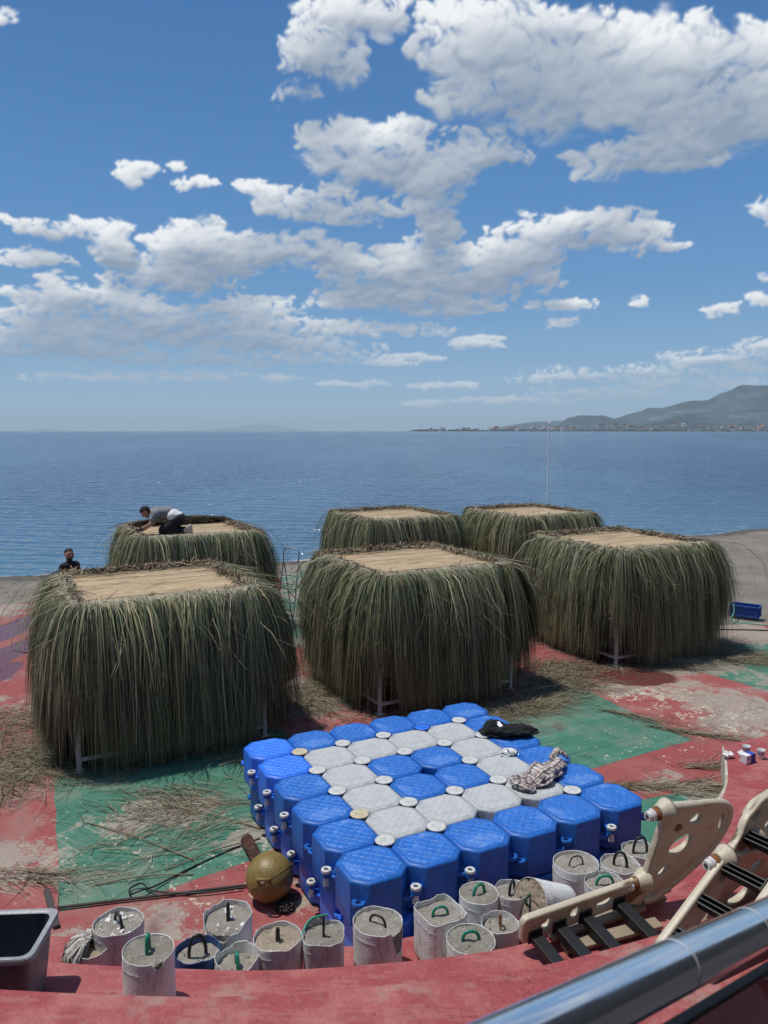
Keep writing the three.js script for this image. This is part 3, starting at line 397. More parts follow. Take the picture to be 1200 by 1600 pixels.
// ---------------------------------------------------------------- six reed-covered gazebos
const YAW = 27.5 * D2R, E1v = V(Math.cos(YAW), 0, -Math.sin(YAW)), E2v = V(-Math.sin(YAW), 0, -Math.cos(YAW));
function thatch(n, sd) {
  srand(sd); const R = new Ribbons(), a = 1.20, rad = .22, straight = 2 * (a - rad), arc = rad * Math.PI / 2, per = 4 * (straight + arc);
  const edge = (s) => { s = ((s % per) + per) % per; const k = Math.floor(s / (straight + arc)); s -= k * (straight + arc); let x, z, ang; if (s < straight) { x = -a + rad + s; z = a; ang = 0; } else { ang = (s - straight) / rad; x = a - rad + Math.sin(ang) * rad; z = a - rad + Math.cos(ang) * rad; } const th = k * Math.PI / 2, c = Math.cos(th), sn = Math.sin(th), nx = Math.sin(ang), nz = Math.cos(ang); return [x * c + z * sn, -x * sn + z * c, nx * c + nz * sn, -nx * sn + nz * c]; };
  const clumps = []; for (let i = 0; i < 620; i++) clumps.push([rnd() * per, rr(.10, .36), rr(-.22, .22), rnd(), rnd(), rr(0, 1)]);
  const pick = clumps.map((_, i) => i).filter(() => rnd() > .12).flatMap((i) => Array(1 + Math.floor(rnd() * rnd() * 6)).fill(i));
  const tones = [[.165, .18, .072], [.11, .14, .056], [.21, .20, .095], [.075, .10, .048], [.135, .165, .095], [.29, .25, .145]];
  for (let i = 0; i < n; i++) {
    const cl = clumps[pick[Math.floor(rnd() * pick.length)]], s = cl[0] + gauss() * .042, [ex, ez, nx, nz] = edge(s), tx = nz, tz = -nx;
    const layer = rnd(), wind = 1 + .55 * Math.max(0, nx * .9 + nz * .1) , b = (cl[1] * .7 + rr(.03, .2)) * (.6 + .5 * layer) * wind, fan = cl[2] * .34 + gauss() * .085;
    const r0 = rr(.0, .11) * (rnd() < .12 ? 1.8 : 1), h0 = layer * .045, corner = Math.hypot(Math.abs(ex) - 1.2, Math.abs(ez) - 1.2) < .26 ? 1 : 0;
    let end = rnd() < .72 ? rr(.03, .42) : rr(.3, .95); if (cl[5] > .93) end += rr(.2, .7); if (corner && rnd() < .80) end = rr(.5, 1.0);
    const q = (d, y, t) => V(ex + nx * d + tx * t, y, ez + nz * d + tz * t), wob = gauss() * .03, w2 = gauss() * .055, stiff = rnd() < .018;
    const top = 2.065 + h0; let pts;
    if (stiff) { const k = rr(.5, 1.3); pts = [q(-r0, top, 0), q(0, top + .03, 0), q(b * k + .05, top - .10, fan * .5), q(b * k * 1.5 + .12, top - .45, fan), q(b * k * 1.7 + .16, top - .95, fan * 1.2 + w2)]; }
    else { const down = top - .12 - end; pts = [q(-r0, top - .01, fan * -.3), q(-.01, top + .012, 0), q(b * .30, top - .035, fan * .25), q(b * .50, top - .16, fan * .5), q(b * .82 + wob * .3, top - .2 - down * .25, fan * .8 + wob), q(b * .98 + w2 * .4, top - .2 - down * .6, fan * 1.0 + wob + w2 * .6), q(b * 1.12 + w2 * .7, end, fan * 1.15 + w2 * 1.5)];
      if (rnd() < .022) { const k = 3 + Math.floor(rnd() * 3), ox = gauss() * .22, oz = rr(-.02, .20); for (let m = k + 1; m < 7; m++) pts[m] = pts[k].clone().add(V(nx * oz * (m - k) + tx * ox * (m - k), -rr(.10, .26) * (m - k), nz * oz * (m - k) + tz * ox * (m - k))); pts[6].y = Math.max(.03, pts[6].y); } ; }
    const tone = tones[Math.floor(clamp(cl[3] * 3.4 + rnd() * 2.6, 0, 5.99))], k = rnd() < .46 ? rr(.36, .8) : rr(.95, 1.75), wd = rnd() < .04 ? rr(.014, .024) : rr(.004, .0105), dry = rnd() < .13, pale = rr(.4, 1);
    R.add(pts, (t) => wd * (t > .85 ? 1 - (t - .85) * 5.4 : 1), (t) => { let c = mul3(dry ? [.40, .345, .225] : tone, k); c = mix3(c, [.60, .54, .42], pale * sstep(.34, .10, t)); return mix3(c, mul3([.145, .115, .065], k), sstep(.55, 1, t) * .5); }, V(nx * 1 + rr(-.5, .5) * tx, rr(.1, .5), nz + rr(-.5, .5) * tz));
  }
  return R.build();
}
function crest(sd, heavy) { // dry root ends heaped along the edge of the roof
  srand(sd); const R = new Ribbons();
  const put = (x, z, h, k, along = 0) => { for (let i = 0; i < k * 1.5; i++) { const a = along + gauss() * 1.1 + (rnd() < .5 ? Math.PI : 0), l = rnd() < .15 ? rr(.2, .45) : rr(.06, .22), px = x + gauss() * .055, pz = z + gauss() * .055, y = 2.075 + rnd() * h; const tone = rnd() < .55 ? mul3([.085, .056, .034], rr(.5, 1.6)) : mul3([.32, .25, .155], rr(.5, 1.25)); R.add([V(px, y, pz), V(px + Math.cos(a) * l * .5, y + rr(0, .04) * (rnd() < .1 ? 2.5 : 1) + h * .2, pz + Math.sin(a) * l * .5), V(px + Math.cos(a) * l, y - rr(0, .04), pz + Math.sin(a) * l)], (t) => (.008 + .020 * ((i * 7 % 11) / 11) ** 2) * (1 - t * .5), () => tone, V(rr(-1, 1), 1, rr(-1, 1))); } };
  for (let k = 0; k < 104; k++) { const s = rr(-1.14, 1.14), n = .5 + .9 * noise3(s * 4, sd, 0); put(s, -1.15 + .03 * Math.sin(s * 9), .05 * heavy * (.3 + n), 3 + Math.floor(rnd() * 5)); put(1.12 + .03 * Math.sin(s * 7), s, .028 * heavy * (.3 + n), 4, 1.57); put(-1.15, s, .016 * (.3 + n), 3, 1.57); put(s, 1.17, .01, 2); }
  for (let i = 0; i < 260; i++) { const x = rr(-1.1, 1.1), z = rnd() < .5 ? rr(-1.1, 1.1) : (rnd() < .5 ? -1 : 1) * rr(.8, 1.12), l = rr(.15, .9) , a = gauss() * .12 + (rnd() < .2 ? gauss() : 0), k = mul3(rnd() < .3 ? [.15, .11, .065] : [.46, .37, .235], rr(.7, 1.15)); R.add([V(x, 2.066, z), V(x + l * .5 * Math.cos(a), 2.07 + rnd() * .012, z + l * .5 * Math.sin(a)), V(clamp(x + l * Math.cos(a), -1.3, 1.3), 2.066, z + l * Math.sin(a))], () => rr(.004, .012), () => k, V(rr(-.3, .3), 1, rr(-.3, .3))); }
  return R.build();
}
function gazebo(x, z, label, tg, cg, dx = 0) {
  const o = thing('reed_gazebo', label, 'gazebo', [x, 0, z], YAW + dx, 'gazebos under hanging reeds');
  for (const sx of [-1, 1]) for (const sz of [-1, 1]) { const p = part('post', o, tr(rbox(.055, 2.04, .055, .006), sx * 1.2, 1.02, sz * 1.2), M.whiteMetal); part('base_plate', p, tr(rbox(.13, .012, .13, .003), sx * 1.2, .007, sz * 1.2), M.whiteMetal); }
  for (const y of [.15, 2.0]) for (const k of [0, 1, 2, 3]) { const g = rbox(2.34, .05, .035, .005); if (k % 2) g.rotateY(Math.PI / 2); part('rail', o, g.translate(k === 1 ? 1.2 : k === 3 ? -1.2 : 0, y, k === 0 ? 1.2 : k === 2 ? -1.2 : 0), M.whiteMetal); }
  for (let i = 0; i < 12; i++) { srand(900 + i); const g = boxUV(rbox(2.36, .022, .191, .004, 1), 1); const uv = g.attributes.uv; for (let k = 0; k < uv.count; k++) uv.setXY(k, uv.getX(k) * .8 + i * .37, uv.getY(k) + i * .21); part('roof_board', o, g.translate(0, 2.046 + rr(-.003, .004), -1.075 + i * .1955), M.board[i % 3]); }
  const t = part('thatch', o, tg, M.strand); t.userData.kind = 'stuff'; const c = part('dry_crest', o, cg, M.litter); c.userData.kind = 'stuff';
  return o;
}
const TG = [thatch(31000, 5), thatch(31000, 6), thatch(28000, 12), thatch(13000, 7), thatch(13000, 8)], CG = [crest(31, 1), crest(32, 1.15), crest(33, 1.1)];
gazebo(-3.275, -10.797, 'reed covered gazebo nearest on the left with a wide bare board roof', TG[0], CG[0]);
gazebo(.445, -12.74, 'middle front reed covered gazebo standing right behind the blue raft', TG[1], CG[1]);
gazebo(4.68, -15.10, 'right hand reed covered gazebo beside the blue crate and open sand', TG[2], CG[2]);
gazebo(-4.30, -16.75, 'reed covered gazebo at back left with a man kneeling on it', TG[3], CG[2]);
gazebo(.2, -19.8, 'small looking reed gazebo at the back behind the middle one', TG[4], CG[1]);
gazebo(3.87, -20.5, 'farthest reed covered gazebo below the white pole by the water', TG[3], CG[0]);

{ // cut reeds not yet spread, heaped along the back edge of the roof where the man works
  srand(55); const R = new Ribbons(); const o = V(-4.30, 0, -16.75);
  for (let i = 0; i < 520; i++) { const u = rr(-1.1, .75), w = -1.0 + gauss() * .10, l = rr(.3, .9), a = gauss() * .30, h = rr(.02, .16) * (1 - Math.abs(u + .2) * .5), k = mul3(rnd() < .6 ? [.085, .068, .04] : [.19, .155, .09], rr(.5, 1.5)); const at = (q, s, y) => V(o.x + E1v.x * q - E2v.x * s, y, o.z + E1v.z * q - E2v.z * s); R.add([at(u, w, 2.09 + h), at(u + l * .5 * Math.cos(a), w + l * .3 * Math.sin(a), 2.11 + h + rnd() * .03), at(Math.min(1.3, u + l * Math.cos(a)), w + l * Math.sin(a) * .6, 2.085 + h * .4)], () => rr(.008, .020), () => k, V(rr(-.5, .5), 1, rr(-.5, .5))); }
  const m = solo('reed_bundle', 'heap of dark cut reeds along the back left gazebo roof behind the kneeling man', 'reeds', R.build(), M.litter);
}
// ---------------------------------------------------------------- loose straw on the deck
{
  srand(88); const R = new Ribbons();
  const straw = (x, z, l, a, bend, w, y = .004) => { const tone = rnd() < .55 ? mul3([.20, .165, .105], rr(.5, 1.35)) : rnd() < .6 ? mul3([.085, .075, .045], rr(.6, 1.3)) : mul3([.33, .29, .21], rr(.7, 1.1)); const pts = []; let px = x, pz = z, an = a; const lift = rnd() < .3 ? rr(.005, .05) : .004; for (let i = 0; i < 5; i++) { pts.push(V(px, y + lift * Math.sin(i / 4 * Math.PI) + rnd() * .004, pz)); an += bend * .25 + gauss() * .05; px += Math.cos(an) * l / 4; pz += Math.sin(an) * l / 4; } R.add(pts, (t) => w * (1 - .6 * t), () => tone, V(rr(-.4, .4), 1, rr(-.4, .4))); };
  const patch = (n, cx, cz, sx, sz, a0, spread, turn = 0) => { for (let i = 0; i < n; i++) { const u = gauss() * sx, v = gauss() * sz, c = Math.cos(turn), s = Math.sin(turn), x = cx + u * c + v * s, z = cz - u * s + v * c; const st = (x > -2.0 && x < -.2 && z > -5.5) || z > -5.6; if (st) continue; straw(x, z, rr(.12, .75), a0 + gauss() * spread, gauss() * .9, rr(.004, .012), rnd() * .03); } };
  for (const [gx, gz] of [[-3.275, -10.797], [.445, -12.74], [4.68, -15.1], [-4.5, -17], [.2, -19.8], [3.87, -20.5]]) for (let i = 0; i < 950; i++) { const s = rr(-1.5, 1.5), k = Math.floor(rnd() * 4), d = 1.22 + Math.abs(gauss()) * .42, lx = k === 0 ? s : k === 1 ? d : k === 2 ? s : -d, lz = k === 0 ? d : k === 1 ? s : k === 2 ? -d : s; const x = gx + E1v.x * lx - E2v.x * lz, z = gz + E1v.z * lx - E2v.z * lz; straw(x, z, rr(.1, .6), rnd() * 6.283, gauss(), rr(.004, .011), rnd() * .02); }
  patch(1200, -4.5, -9.6, .55, .5, .3, 1.6, .4); patch(550, -4.9, -8.9, .7, .45, .3, 1.5); patch(700, -5.6, -10.6, .7, .8, .5, 1.4);
  patch(230, -2.6, -8.5, .8, .35, .35, .6, .3); patch(150, -2.2, -7.8, .7, .5, -.6, .8); patch(60, -2.6, -7.2, .6, .5, -.4, 1); patch(90, -3.4, -6.9, .5, .12, .2, .5);
  patch(1300, 2.1, -11.5, .7, .32, -.4, 1.3, .45); patch(900, 2.9, -12.6, .6, .5, -.2, 1.4); patch(500, 1.3, -10.9, .6, .2, .1, 1.2, .4);
  patch(500, 3.0, -13.4, .6, .5, 0, 1.4); patch(1000, 6.6, -14.0, .75, .4, .5, .9); patch(800, 6.2, -14.9, .8, .6, .3, 1.5); patch(350, 5.0, -13.5, .7, .25, .2, .6);
  patch(800, -1.2, -11.9, .35, .7, 1, 1.5); patch(600, -1.0, -14.5, .6, 1.0, 1, 1.5); patch(250, -1.6, -9.8, .6, .4, .3, 1.2);
  patch(160, 4.25, -10.4, .6, .05, .38, .2, -.42); patch(110, 3.6, -11.1, .5, .05, .7, .25, -.6); patch(120, 2.9, -8.75, .45, .05, .1, .25, -.1); patch(150, 3.7, -8.7, .35, .18, .1, .6); patch(90, 4.0, -9.3, .3, .08, 0, .5);
  for (let i = 0; i < 260; i++) straw(rr(-7, 7), rr(-16, -6.2), rr(.1, .6), rnd() * 6.283, gauss(), rr(.003, .007));
  const m = struct('loose_straw', R.build(), M.litter, 'stuff');
  srand(5); // a few long stems lie clear of the rest
  [[-3.2, -7.9, 1.5, .5], [-2.1, -7.0, 1.0, -.62], [-2.5, -8.3, 1.3, .42], [-2.7, -6.75, .9, -.2], [-1.9, -8.35, .9, .2]].forEach(([x, z, l, a], i) => solo('cut_reed', ['long pale reed stem lying across the green paint, nearest the left gazebo', 'brown reed stem lying diagonally on green paint left of the raft', 'long dry reed stem lying over the sandy patch on the green paint', 'short dark reed stem near the black rod on green paint', 'bent reed stem by the raft corner on sandy paint'][i], 'reed', tube([[x, .012, z], [x + l * .5 * Math.cos(a), .03, z + l * .5 * Math.sin(a) - .03], [x + l * Math.cos(a), .012, z + l * Math.sin(a)]], .007, 10, 5), std({ color: lin(.22, .175, .11), roughness: .9 })));
}
// ---------------------------------------------------------------- two layers of floating pontoon cubes
const NC = V(-.211, 0, -5.43), PA = V(-.2345, 0, -.4375).normalize().multiplyScalar(.5), PB = V(.446, 0, -.2265).normalize().multiplyScalar(.5);
{
  const PYAW = Math.atan2(-PB.z, PB.x);                      // local x runs along the front edge, -z away from the camera
  const oct = (h, c) => { const s = new THREE.Shape(); [[-h + c, -h], [h - c, -h], [h, -h + c], [h, h - c], [h - c, h], [-h + c, h], [-h, h - c], [-h, -h + c]].forEach(([x, y], i) => i ? s.lineTo(x, y) : s.moveTo(x, y)); s.closePath(); return s; };
  const octSolid = (half, c, h, bevel) => { const g = new THREE.ExtrudeGeometry(oct(half, c), { depth: h - 2 * bevel, bevelEnabled: true, bevelSize: bevel, bevelThickness: bevel, bevelOffset: -bevel, bevelSegments: 4 }); g.translate(0, 0, bevel); g.rotateX(-Math.PI / 2); return toCreasedNormals(g, .7); };
  const body = boxUV(merge([octSolid(.2485, .108, .385, .028), ...[-1, 1].flatMap((s) => [tr(rbox(.03, .012, .006, .003, 1), s * .0, .2, 0)])]), 1.6);
  const topG = (() => { const g = new THREE.ExtrudeGeometry(oct(.208, .094), { depth: .0015, bevelEnabled: true, bevelSize: .003, bevelThickness: .002, bevelSegments: 2 }); g.rotateX(-Math.PI / 2); const q = boxUV(g, 7.5); const uv = q.attributes.uv; for (let i = 0; i < uv.count; i++) { const u = uv.getX(i), v = uv.getY(i); uv.setXY(i, (u + v) * .72, (u - v) * .72); } return q.translate(0, .3840, 0); })();
  const lugShape = new THREE.Shape(); lugShape.moveTo(-.055, -.05); lugShape.lineTo(.055, -.05); lugShape.lineTo(.045, .03); lugShape.quadraticCurveTo(0, .085, -.045, .03); lugShape.closePath(); const hole = new THREE.Path(); hole.absarc(0, .012, .026, 0, Math.PI * 2); lugShape.holes.push(hole);
  const lugG = new THREE.ExtrudeGeometry(lugShape, { depth: .022, bevelEnabled: true, bevelSize: .004, bevelThickness: .004, bevelSegments: 1, curveSegments: 8 }); lugG.rotateX(-Math.PI / 2); // lies flat, tongue along -z
  const lugAt = (k, y) => { const g = lugG.clone(); g.rotateY(-k); return g.translate(Math.sin(k) * .285, y, -Math.cos(k) * .285); };
  const capG = (() => { const p = [[0, 0], [.082, 0], [.085, .006], [.083, .013], [.072, .016], [.070, .0130], [.048, .0130], [.046, .0160], [.036, .0160], [.034, .0130], [0, .0130]].map(([x, y]) => new THREE.Vector2(x, y)); return boxUV(new THREE.LatheGeometry(p, 28), 3); })();
  const pinG = boxUV(new THREE.LatheGeometry([[.016, 0], [.040, 0], [.043, .006], [.043, .022], [.037, .030], [.026, .030], [.019, .024], [.016, .0]].map(([x, y]) => new THREE.Vector2(x, y)), 20), 3);
  const stemG = merge([tr(new THREE.CylinderGeometry(.023, .020, .10, 14), 0, -.055, 0), tr(new THREE.CylinderGeometry(.027, .027, .02, 14), 0, -.10, 0)]), ringG = tr(new THREE.CylinderGeometry(.044, .044, .028, 20), 0, -.018, 0), holeG = tr(new THREE.CylinderGeometry(.017, .017, .02, 12), 0, .012, 0);
  const cubeAt = (raft, i, j, mats, y, corners) => { const c = part('cube', raft, body, mats[0]); c.position.set((j + .5) * .5, y, -(i + .5) * .5); part('tread', c, topG, mats[1][(i * 7 + j * 3 + (i * j) % 5) % 4]); srand(i * 31 + j * 7 + 3); for (const k of corners) part('lug', c, lugAt([.785, 2.356, 3.927, 5.498][k], .16 + .055 * ((i + j + k) % 4 > 1 ? 1 : 0)), mats[0]); return c; };
  const pinAt = (raft, x, y, z) => { const p = part('pin', raft, pinG, M.pin); p.position.set(x, y, z); part('pin_stem', p, stemG, M.pin); part('pin_ring', p, ringG, M.blueB); part('pin_hole', p, holeG, M.pinDark); };
  const raftOf = (label, y, ox, oz) => thing('pontoon_raft', label, 'raft', [NC.x + PA.x * oz * 2 + PB.x * ox * 2, y, NC.z + PA.z * oz * 2 + PB.z * ox * 2], PYAW);
  const up = raftOf('upper blue pontoon raft with a ring of light grey cubes on top', .424, 0, 0), low = raftOf('lower layer of blue pontoon cubes under the upper raft', .022, .065, .0);
  const B1 = [M.blue, M.blueT], B2 = [M.blueB, M.blueT], BR = [M.bright, M.brightT], GR = [M.greyP, M.greyT];
  for (let i = 0; i < 6; i++) for (let j = 0; j < 6; j++) { const ring = Math.min(i, j, 5 - i, 5 - j), mats = ring === 1 ? GR : (j === 0 && i >= 4) ? BR : (i * 5 + j * 3) % 4 ? B1 : B2; const cs = []; if (i === 0) cs.push(1, 2); if (j === 0) cs.push(2, 3); if (j === 5) cs.push(0, 1); if (i === 5) cs.push(0, 3); cubeAt(up, i, j, mats, 0, [...new Set(cs)]); if (ring === 0 || i === 1 || j === 1) cubeAt(low, i, j, j === 0 && i < 5 ? BR : B2, 0, [...new Set(cs)]); }
  for (let i = 1; i < 6; i++) for (let j = 1; j < 6; j++) { if ((i === 3 && j === 3) || (i === 1 && (j === 3 || j === 4))) continue; const c = part('cap', up, capG, i === 5 && j === 4 ? M.bright : (i === 5 && j === 1) || (i === 2 && j === 1) ? M.capC : M.capW); c.position.set(j * .5, .378, -i * .5); c.rotation.y = i * 1.3 + j; c.userData = {}; }
  for (const i of [1, 3, 4, 5]) pinAt(up, -.03, .252, -i * .5); for (const j of [1, 2, 5]) pinAt(up, j * .5, .252, .03);
  for (const i of [2, 3, 4, 5]) pinAt(low, -.03, .262, -i * .5); for (const j of [1, 2, 3]) pinAt(low, j * .5, .262, .03);
}
// ---------------------------------------------------------------- concrete-filled weights in cut-off plastic containers
function weight(o) {
  const { label, x, z, y = .37, r = .17, h = .36, sq = 2, mat = M.jug[0], conc = M.conc[0], rag = .012, chip, handle = 'arc', hc = M.hoseK, hd = 0, taper = .97, hr = .011, hh = .06, hw = .055, tilt, turn = 0, group, belly = 0, sd = 1, dip = .028 } = o;
  const t = thing('concrete_weight', label, 'weight', [x, y, z], turn, 'concrete filled container weights'); if (tilt) t.rotation.set(...tilt);
  const N = 44, rad = (a, k) => r * k / Math.pow(Math.abs(Math.cos(a)) ** sq + Math.abs(Math.sin(a)) ** sq, 1 / sq) * (sq > 4 ? 1 + .022 * Math.sin(a * 20) : sq > 3 ? 1 + .012 * Math.sin(a * 12) : 1) * (1 + .018 * Math.sin(a * 2 + sd * 2.1) + .010 * Math.sin(a * 3 + sd));
  const P = [], uv = [], I = [], top = []; for (let j = 0; j <= N; j++) { const a = j / N * Math.PI * 2; let hh2 = h + rag * (1.5 * noise3(Math.cos(a) * 1.3 + sd * 5, Math.sin(a) * 1.3, sd) + .55 * noise3(Math.cos(a) * 6, Math.sin(a) * 6 + sd, 3)); if (chip) for (const [ca, cw, cd] of chip) { const d = Math.abs(Math.atan2(Math.sin(a - ca), Math.cos(a - ca))) / cw; if (d < 1) hh2 -= cd * Math.min(1, (1 - d) * 2.2); } top.push(hh2); }
  const ring = (yk, k) => { for (let j = 0; j <= N; j++) { const a = j / N * Math.PI * 2, yy = yk(j), f = yy / h, q = rad(a, k * lerp(taper, 1, clamp(f)) * (1 + belly * Math.sin(clamp(f) * Math.PI)) * (1 + .012 * noise3(Math.cos(a) * 1.5 + sd, yy * 6, Math.sin(a) * 1.5))); P.push(Math.cos(a) * q, yy, Math.sin(a) * q); uv.push(a * r * 2 + sd * .37, yy * 2 + sd * .21); } };
  const rows = [[() => .002, .9], [() => .012, .985], ...[.12, .25, .4, .55, .7, .80, .815, .83, .845, .9].map((f) => [(j) => Math.min(h * f, top[j] - .01), f === .815 || f === .83 ? 1.012 : 1]), [(j) => top[j] - .003, 1.004], [(j) => top[j], .99], [(j) => top[j] - .004, .972], [() => h * .5, .968]];
  rows.forEach(([f, k], i) => { ring(f, k); if (i) for (let j = 0; j < N; j++) { const a = (i - 1) * (N + 1) + j, b = a + N + 1; I.push(a, b, a + 1, a + 1, b, b + 1); } });
  const g = new THREE.BufferGeometry(); g.setAttribute('position', new THREE.Float32BufferAttribute(P, 3)); g.setAttribute('uv', new THREE.Float32BufferAttribute(uv, 2)); g.setIndex(I); g.computeVertexNormals(); part('container_wall', t, g, mat);
  // the concrete: a core and a rough top
  const cp = [], cu = [], ci = [], M2 = 40, rings = [0, .2, .4, .6, .75, .88, .96, 1]; const fh = h - dip;
  rings.forEach((k, i) => { for (let j = 0; j <= M2; j++) { const a = j / M2 * Math.PI * 2, q = rad(a, k * .968), X = Math.cos(a) * q, Z = Math.sin(a) * q; cp.push(X, fh + .016 * noise3(X * 22 + sd * 3, sd, Z * 22) + .010 * noise3(X * 60, sd, Z * 60) - (k === 1 ? .006 : 0), Z); cu.push(X * 2.2 + sd * .3, Z * 2.2); if (i && j) { const w = i * (M2 + 1) + j; ci.push(w - M2 - 2, w - M2 - 1, w, w - M2 - 2, w, w - 1); } } });
  const base = cp.length / 3; for (let j = 0; j <= M2; j++) { const a = j / M2 * Math.PI * 2, q = rad(a, taper * .95); cp.push(Math.cos(a) * q, .01, Math.sin(a) * q); cu.push(a * r * 2, 0); if (j) { const w = (rings.length - 1) * (M2 + 1) + j, b = base + j; ci.push(w - 1, w, b, w - 1, b, b - 1); } }
  const cg = new THREE.BufferGeometry(); cg.setAttribute('position', new THREE.Float32BufferAttribute(cp, 3)); cg.setAttribute('uv', new THREE.Float32BufferAttribute(cu, 2)); cg.setIndex(ci.map((v, i) => ci[i - i % 3 + [0, 2, 1][i % 3]])); cg.computeVertexNormals(); part('concrete_fill', t, toCreasedNormals(cg, .9), conc);
  const c = Math.cos(hd), s = Math.sin(hd), at = (u, v, w = 0) => [c * u + s * w, fh + v, -s * u + c * w];
  if (handle === 'arc') part('handle', t, tube([at(-hw, -.03), at(-hw, hh * .35), at(-hw * .6, hh * .88), at(0, hh), at(hw * .6, hh * .88), at(hw, hh * .35), at(hw, -.03)], hr, 28, 8), hc);
  srand(sd * 13 + 5); const chips = []; for (let i = 0; i < (o.flecks ?? 5); i++) { const a = rnd() * 6.28, q = rad(a, .85 * Math.sqrt(rnd())), w = o.flecks ? rr(.006, .022) : rr(.003, .008); const k = new THREE.DodecahedronGeometry(w, 0); k.scale(1, o.flecks ? .3 : .8, rr(.5, 1)); chips.push(tr(k, Math.cos(a) * q, fh + .004, Math.sin(a) * q, rnd(), rnd(), rnd())); }
  const ch = part('stone_chips', t, merge(chips), o.flecks ? M.paper : conc); ch.userData.kind = 'stuff';
  return t;
}
const W1 = weight({ label: 'white weight with shell white flecks behind the frayed sack weight, far left', x: -1.90, z: -5.17, r: .172, h: .35, sd: 1, hd: 2.3, rag: .012, hh: .085, mat: M.jug[1], flecks: 26 });
weight({ label: 'low weight with a frayed white woven sack bunched over its top', x: -2.04, z: -5.08, r: .145, h: .25, sd: 2, mat: M.jug[2], conc: M.conc[1], rag: .03, handle: 'none', taper: .9 });
weight({ label: 'tall clean white weight standing alone on the higher red step', x: -1.42, z: -4.33, y: .74, r: .152, h: .37, sd: 3, hc: M.hoseG, hd: 1.7, hr: .013, hh: .10, hw: .03, conc: M.conc[2], chip: [[.9, .25, .045]], rag: .006, taper: 1.02, mat: M.jug[2], dip: .012 });
weight({ label: 'blue plastic weight with a tall black loop beside the lone white weight', x: -1.27, z: -4.90, r: .150, h: .33, sd: 4, mat: M.jugBlue, hd: .4, hh: .15, hw: .055, hr: .012, dip: .05 });
weight({ label: 'large white weight with its front rim broken away and a thin upright black hose', x: -1.12, z: -5.20, r: .175, h: .385, sd: 5, mat: M.jug[1], hd: 1.5, hh: .13, hw: .012, hr: .011, chip: [[2.0, .75, .075], [1.2, .5, .04]], rag: .02, dip: .045, flecks: 12 });
weight({ label: 'short weight with jagged white rim, brown debris and green loop', x: -.985, z: -4.82, r: .148, h: .335, sd: 6, mat: M.jug[2], hc: M.hoseG, hd: 1.9, hh: .09, hw: .035, hr: .013, rag: .035, chip: [[1.57, .5, .04], [4, .4, .03]], dip: .07 });
weight({ label: 'round weight with pinkish sand top and short black hose stub', x: -.735, z: -4.99, r: .166, h: .36, sd: 7, conc: M.conc[1], mat: M.jug[0], hd: 1.3, hh: .09, hw: .012, belly: .03, rag: .012 });
weight({ label: 'squarish grey weight with thin upright black rod and green hose down its side', x: -.42, z: -5.02, r: .142, h: .37, sq: 3.4, sd: 8, mat: M.jug[1], conc: M.conc[2], hd: 1.5, hh: .15, hw: .008, hr: .008 });
weight({ label: 'white round weight with a black arched hose and broken lower right wall', x: -.045, z: -5.15, r: .178, h: .37, sd: 9, hd: -.5, hh: .065, hw: .06, hr: .009, chip: [[.55, .42, .17]], mat: M.jug[0], rag: .014 });
weight({ label: 'square ribbed jerrycan weight with green loop, left of the taller row', x: .41, z: -5.27, r: .160, h: .37, sq: 4.5, sd: 10, turn: .5, hc: M.hoseG, hd: -.3, hh: .065, hw: .055, hr: .011, mat: M.jug[0], rag: .02, dip: .04 });
weight({ label: 'round weight with level grey top and green arch against the raft', x: .72, z: -5.50, r: .150, h: .36, sd: 11, hc: M.hoseG, hd: .6, hh: .07, hw: .05, hr: .012, conc: M.conc[2], rag: .005, dip: .008, mat: M.jug[2] });
weight({ label: 'wide pale weight with green arch, lowest in the front right group', x: .60, z: -4.98, r: .168, h: .35, sd: 12, hc: M.hoseG, hd: .1, hh: .065, hw: .055, hr: .012, conc: M.conc[2], rag: .006, dip: .01, mat: M.jug[2] });
weight({ label: 'small weight holding a rusty brown loop and leaves', x: .83, z: -5.16, r: .135, h: .35, sd: 13, hc: M.rustRod, hd: 1.6, hh: .11, hw: .02, hr: .008, rag: .02, dip: .045, mat: M.jug[0] });
weight({ label: 'half hidden weight behind the tipped one with a black loop', x: .98, z: -5.56, r: .135, h: .35, sd: 14, hd: 1.0, hh: .09, hw: .045, mat: M.jug[1] });
{ const t = weight({ label: 'tipped over white container weight showing its sandy end and dark green handle', x: 1.01, z: -5.30, y: .60, r: .165, h: .42, sd: 15, conc: M.conc[1], hc: std({ color: lin(.01, .06, .045), roughness: .5 }), hd: .9, hh: .05, hw: .035, rag: .006, taper: .62, mat: M.jug[0], dip: .006 }); t.quaternion.setFromUnitVectors(V(0, 1, 0), V(-.78, .30, .52).normalize()); t.position.set(1.42, .60, -5.62); }
weight({ label: 'barrel shaped white weight with thin wire loop in front of the raft', x: 1.56, z: -5.92, r: .180, h: .36, sd: 16, belly: .07, hc: M.cable, hd: .3, hh: .075, hw: .06, hr: .006, mat: M.jug[0], rag: .008, taper: .86 });
weight({ label: 'weight with green arch tucked behind the beige ladder arm', x: 1.72, z: -5.66, r: .155, h: .35, sd: 17, hc: M.hoseG, hd: .1, hh: .075, hw: .065, hr: .012, mat: M.jug[1] });
weight({ label: 'white weight with tall black loop behind the rusty ladder bolt', x: 1.92, z: -5.92, r: .155, h: .35, sd: 18, hd: -.5, hh: .12, hw: .05, hr: .012, mat: M.jug[0], rag: .014 });
weight({ label: 'farthest weight with curved black hose beside the raft corner', x: 2.15, z: -6.13, r: .150, h: .35, sd: 19, hd: .2, hh: .13, hw: .06, hr: .011, mat: M.jug[1], rag: .02 });
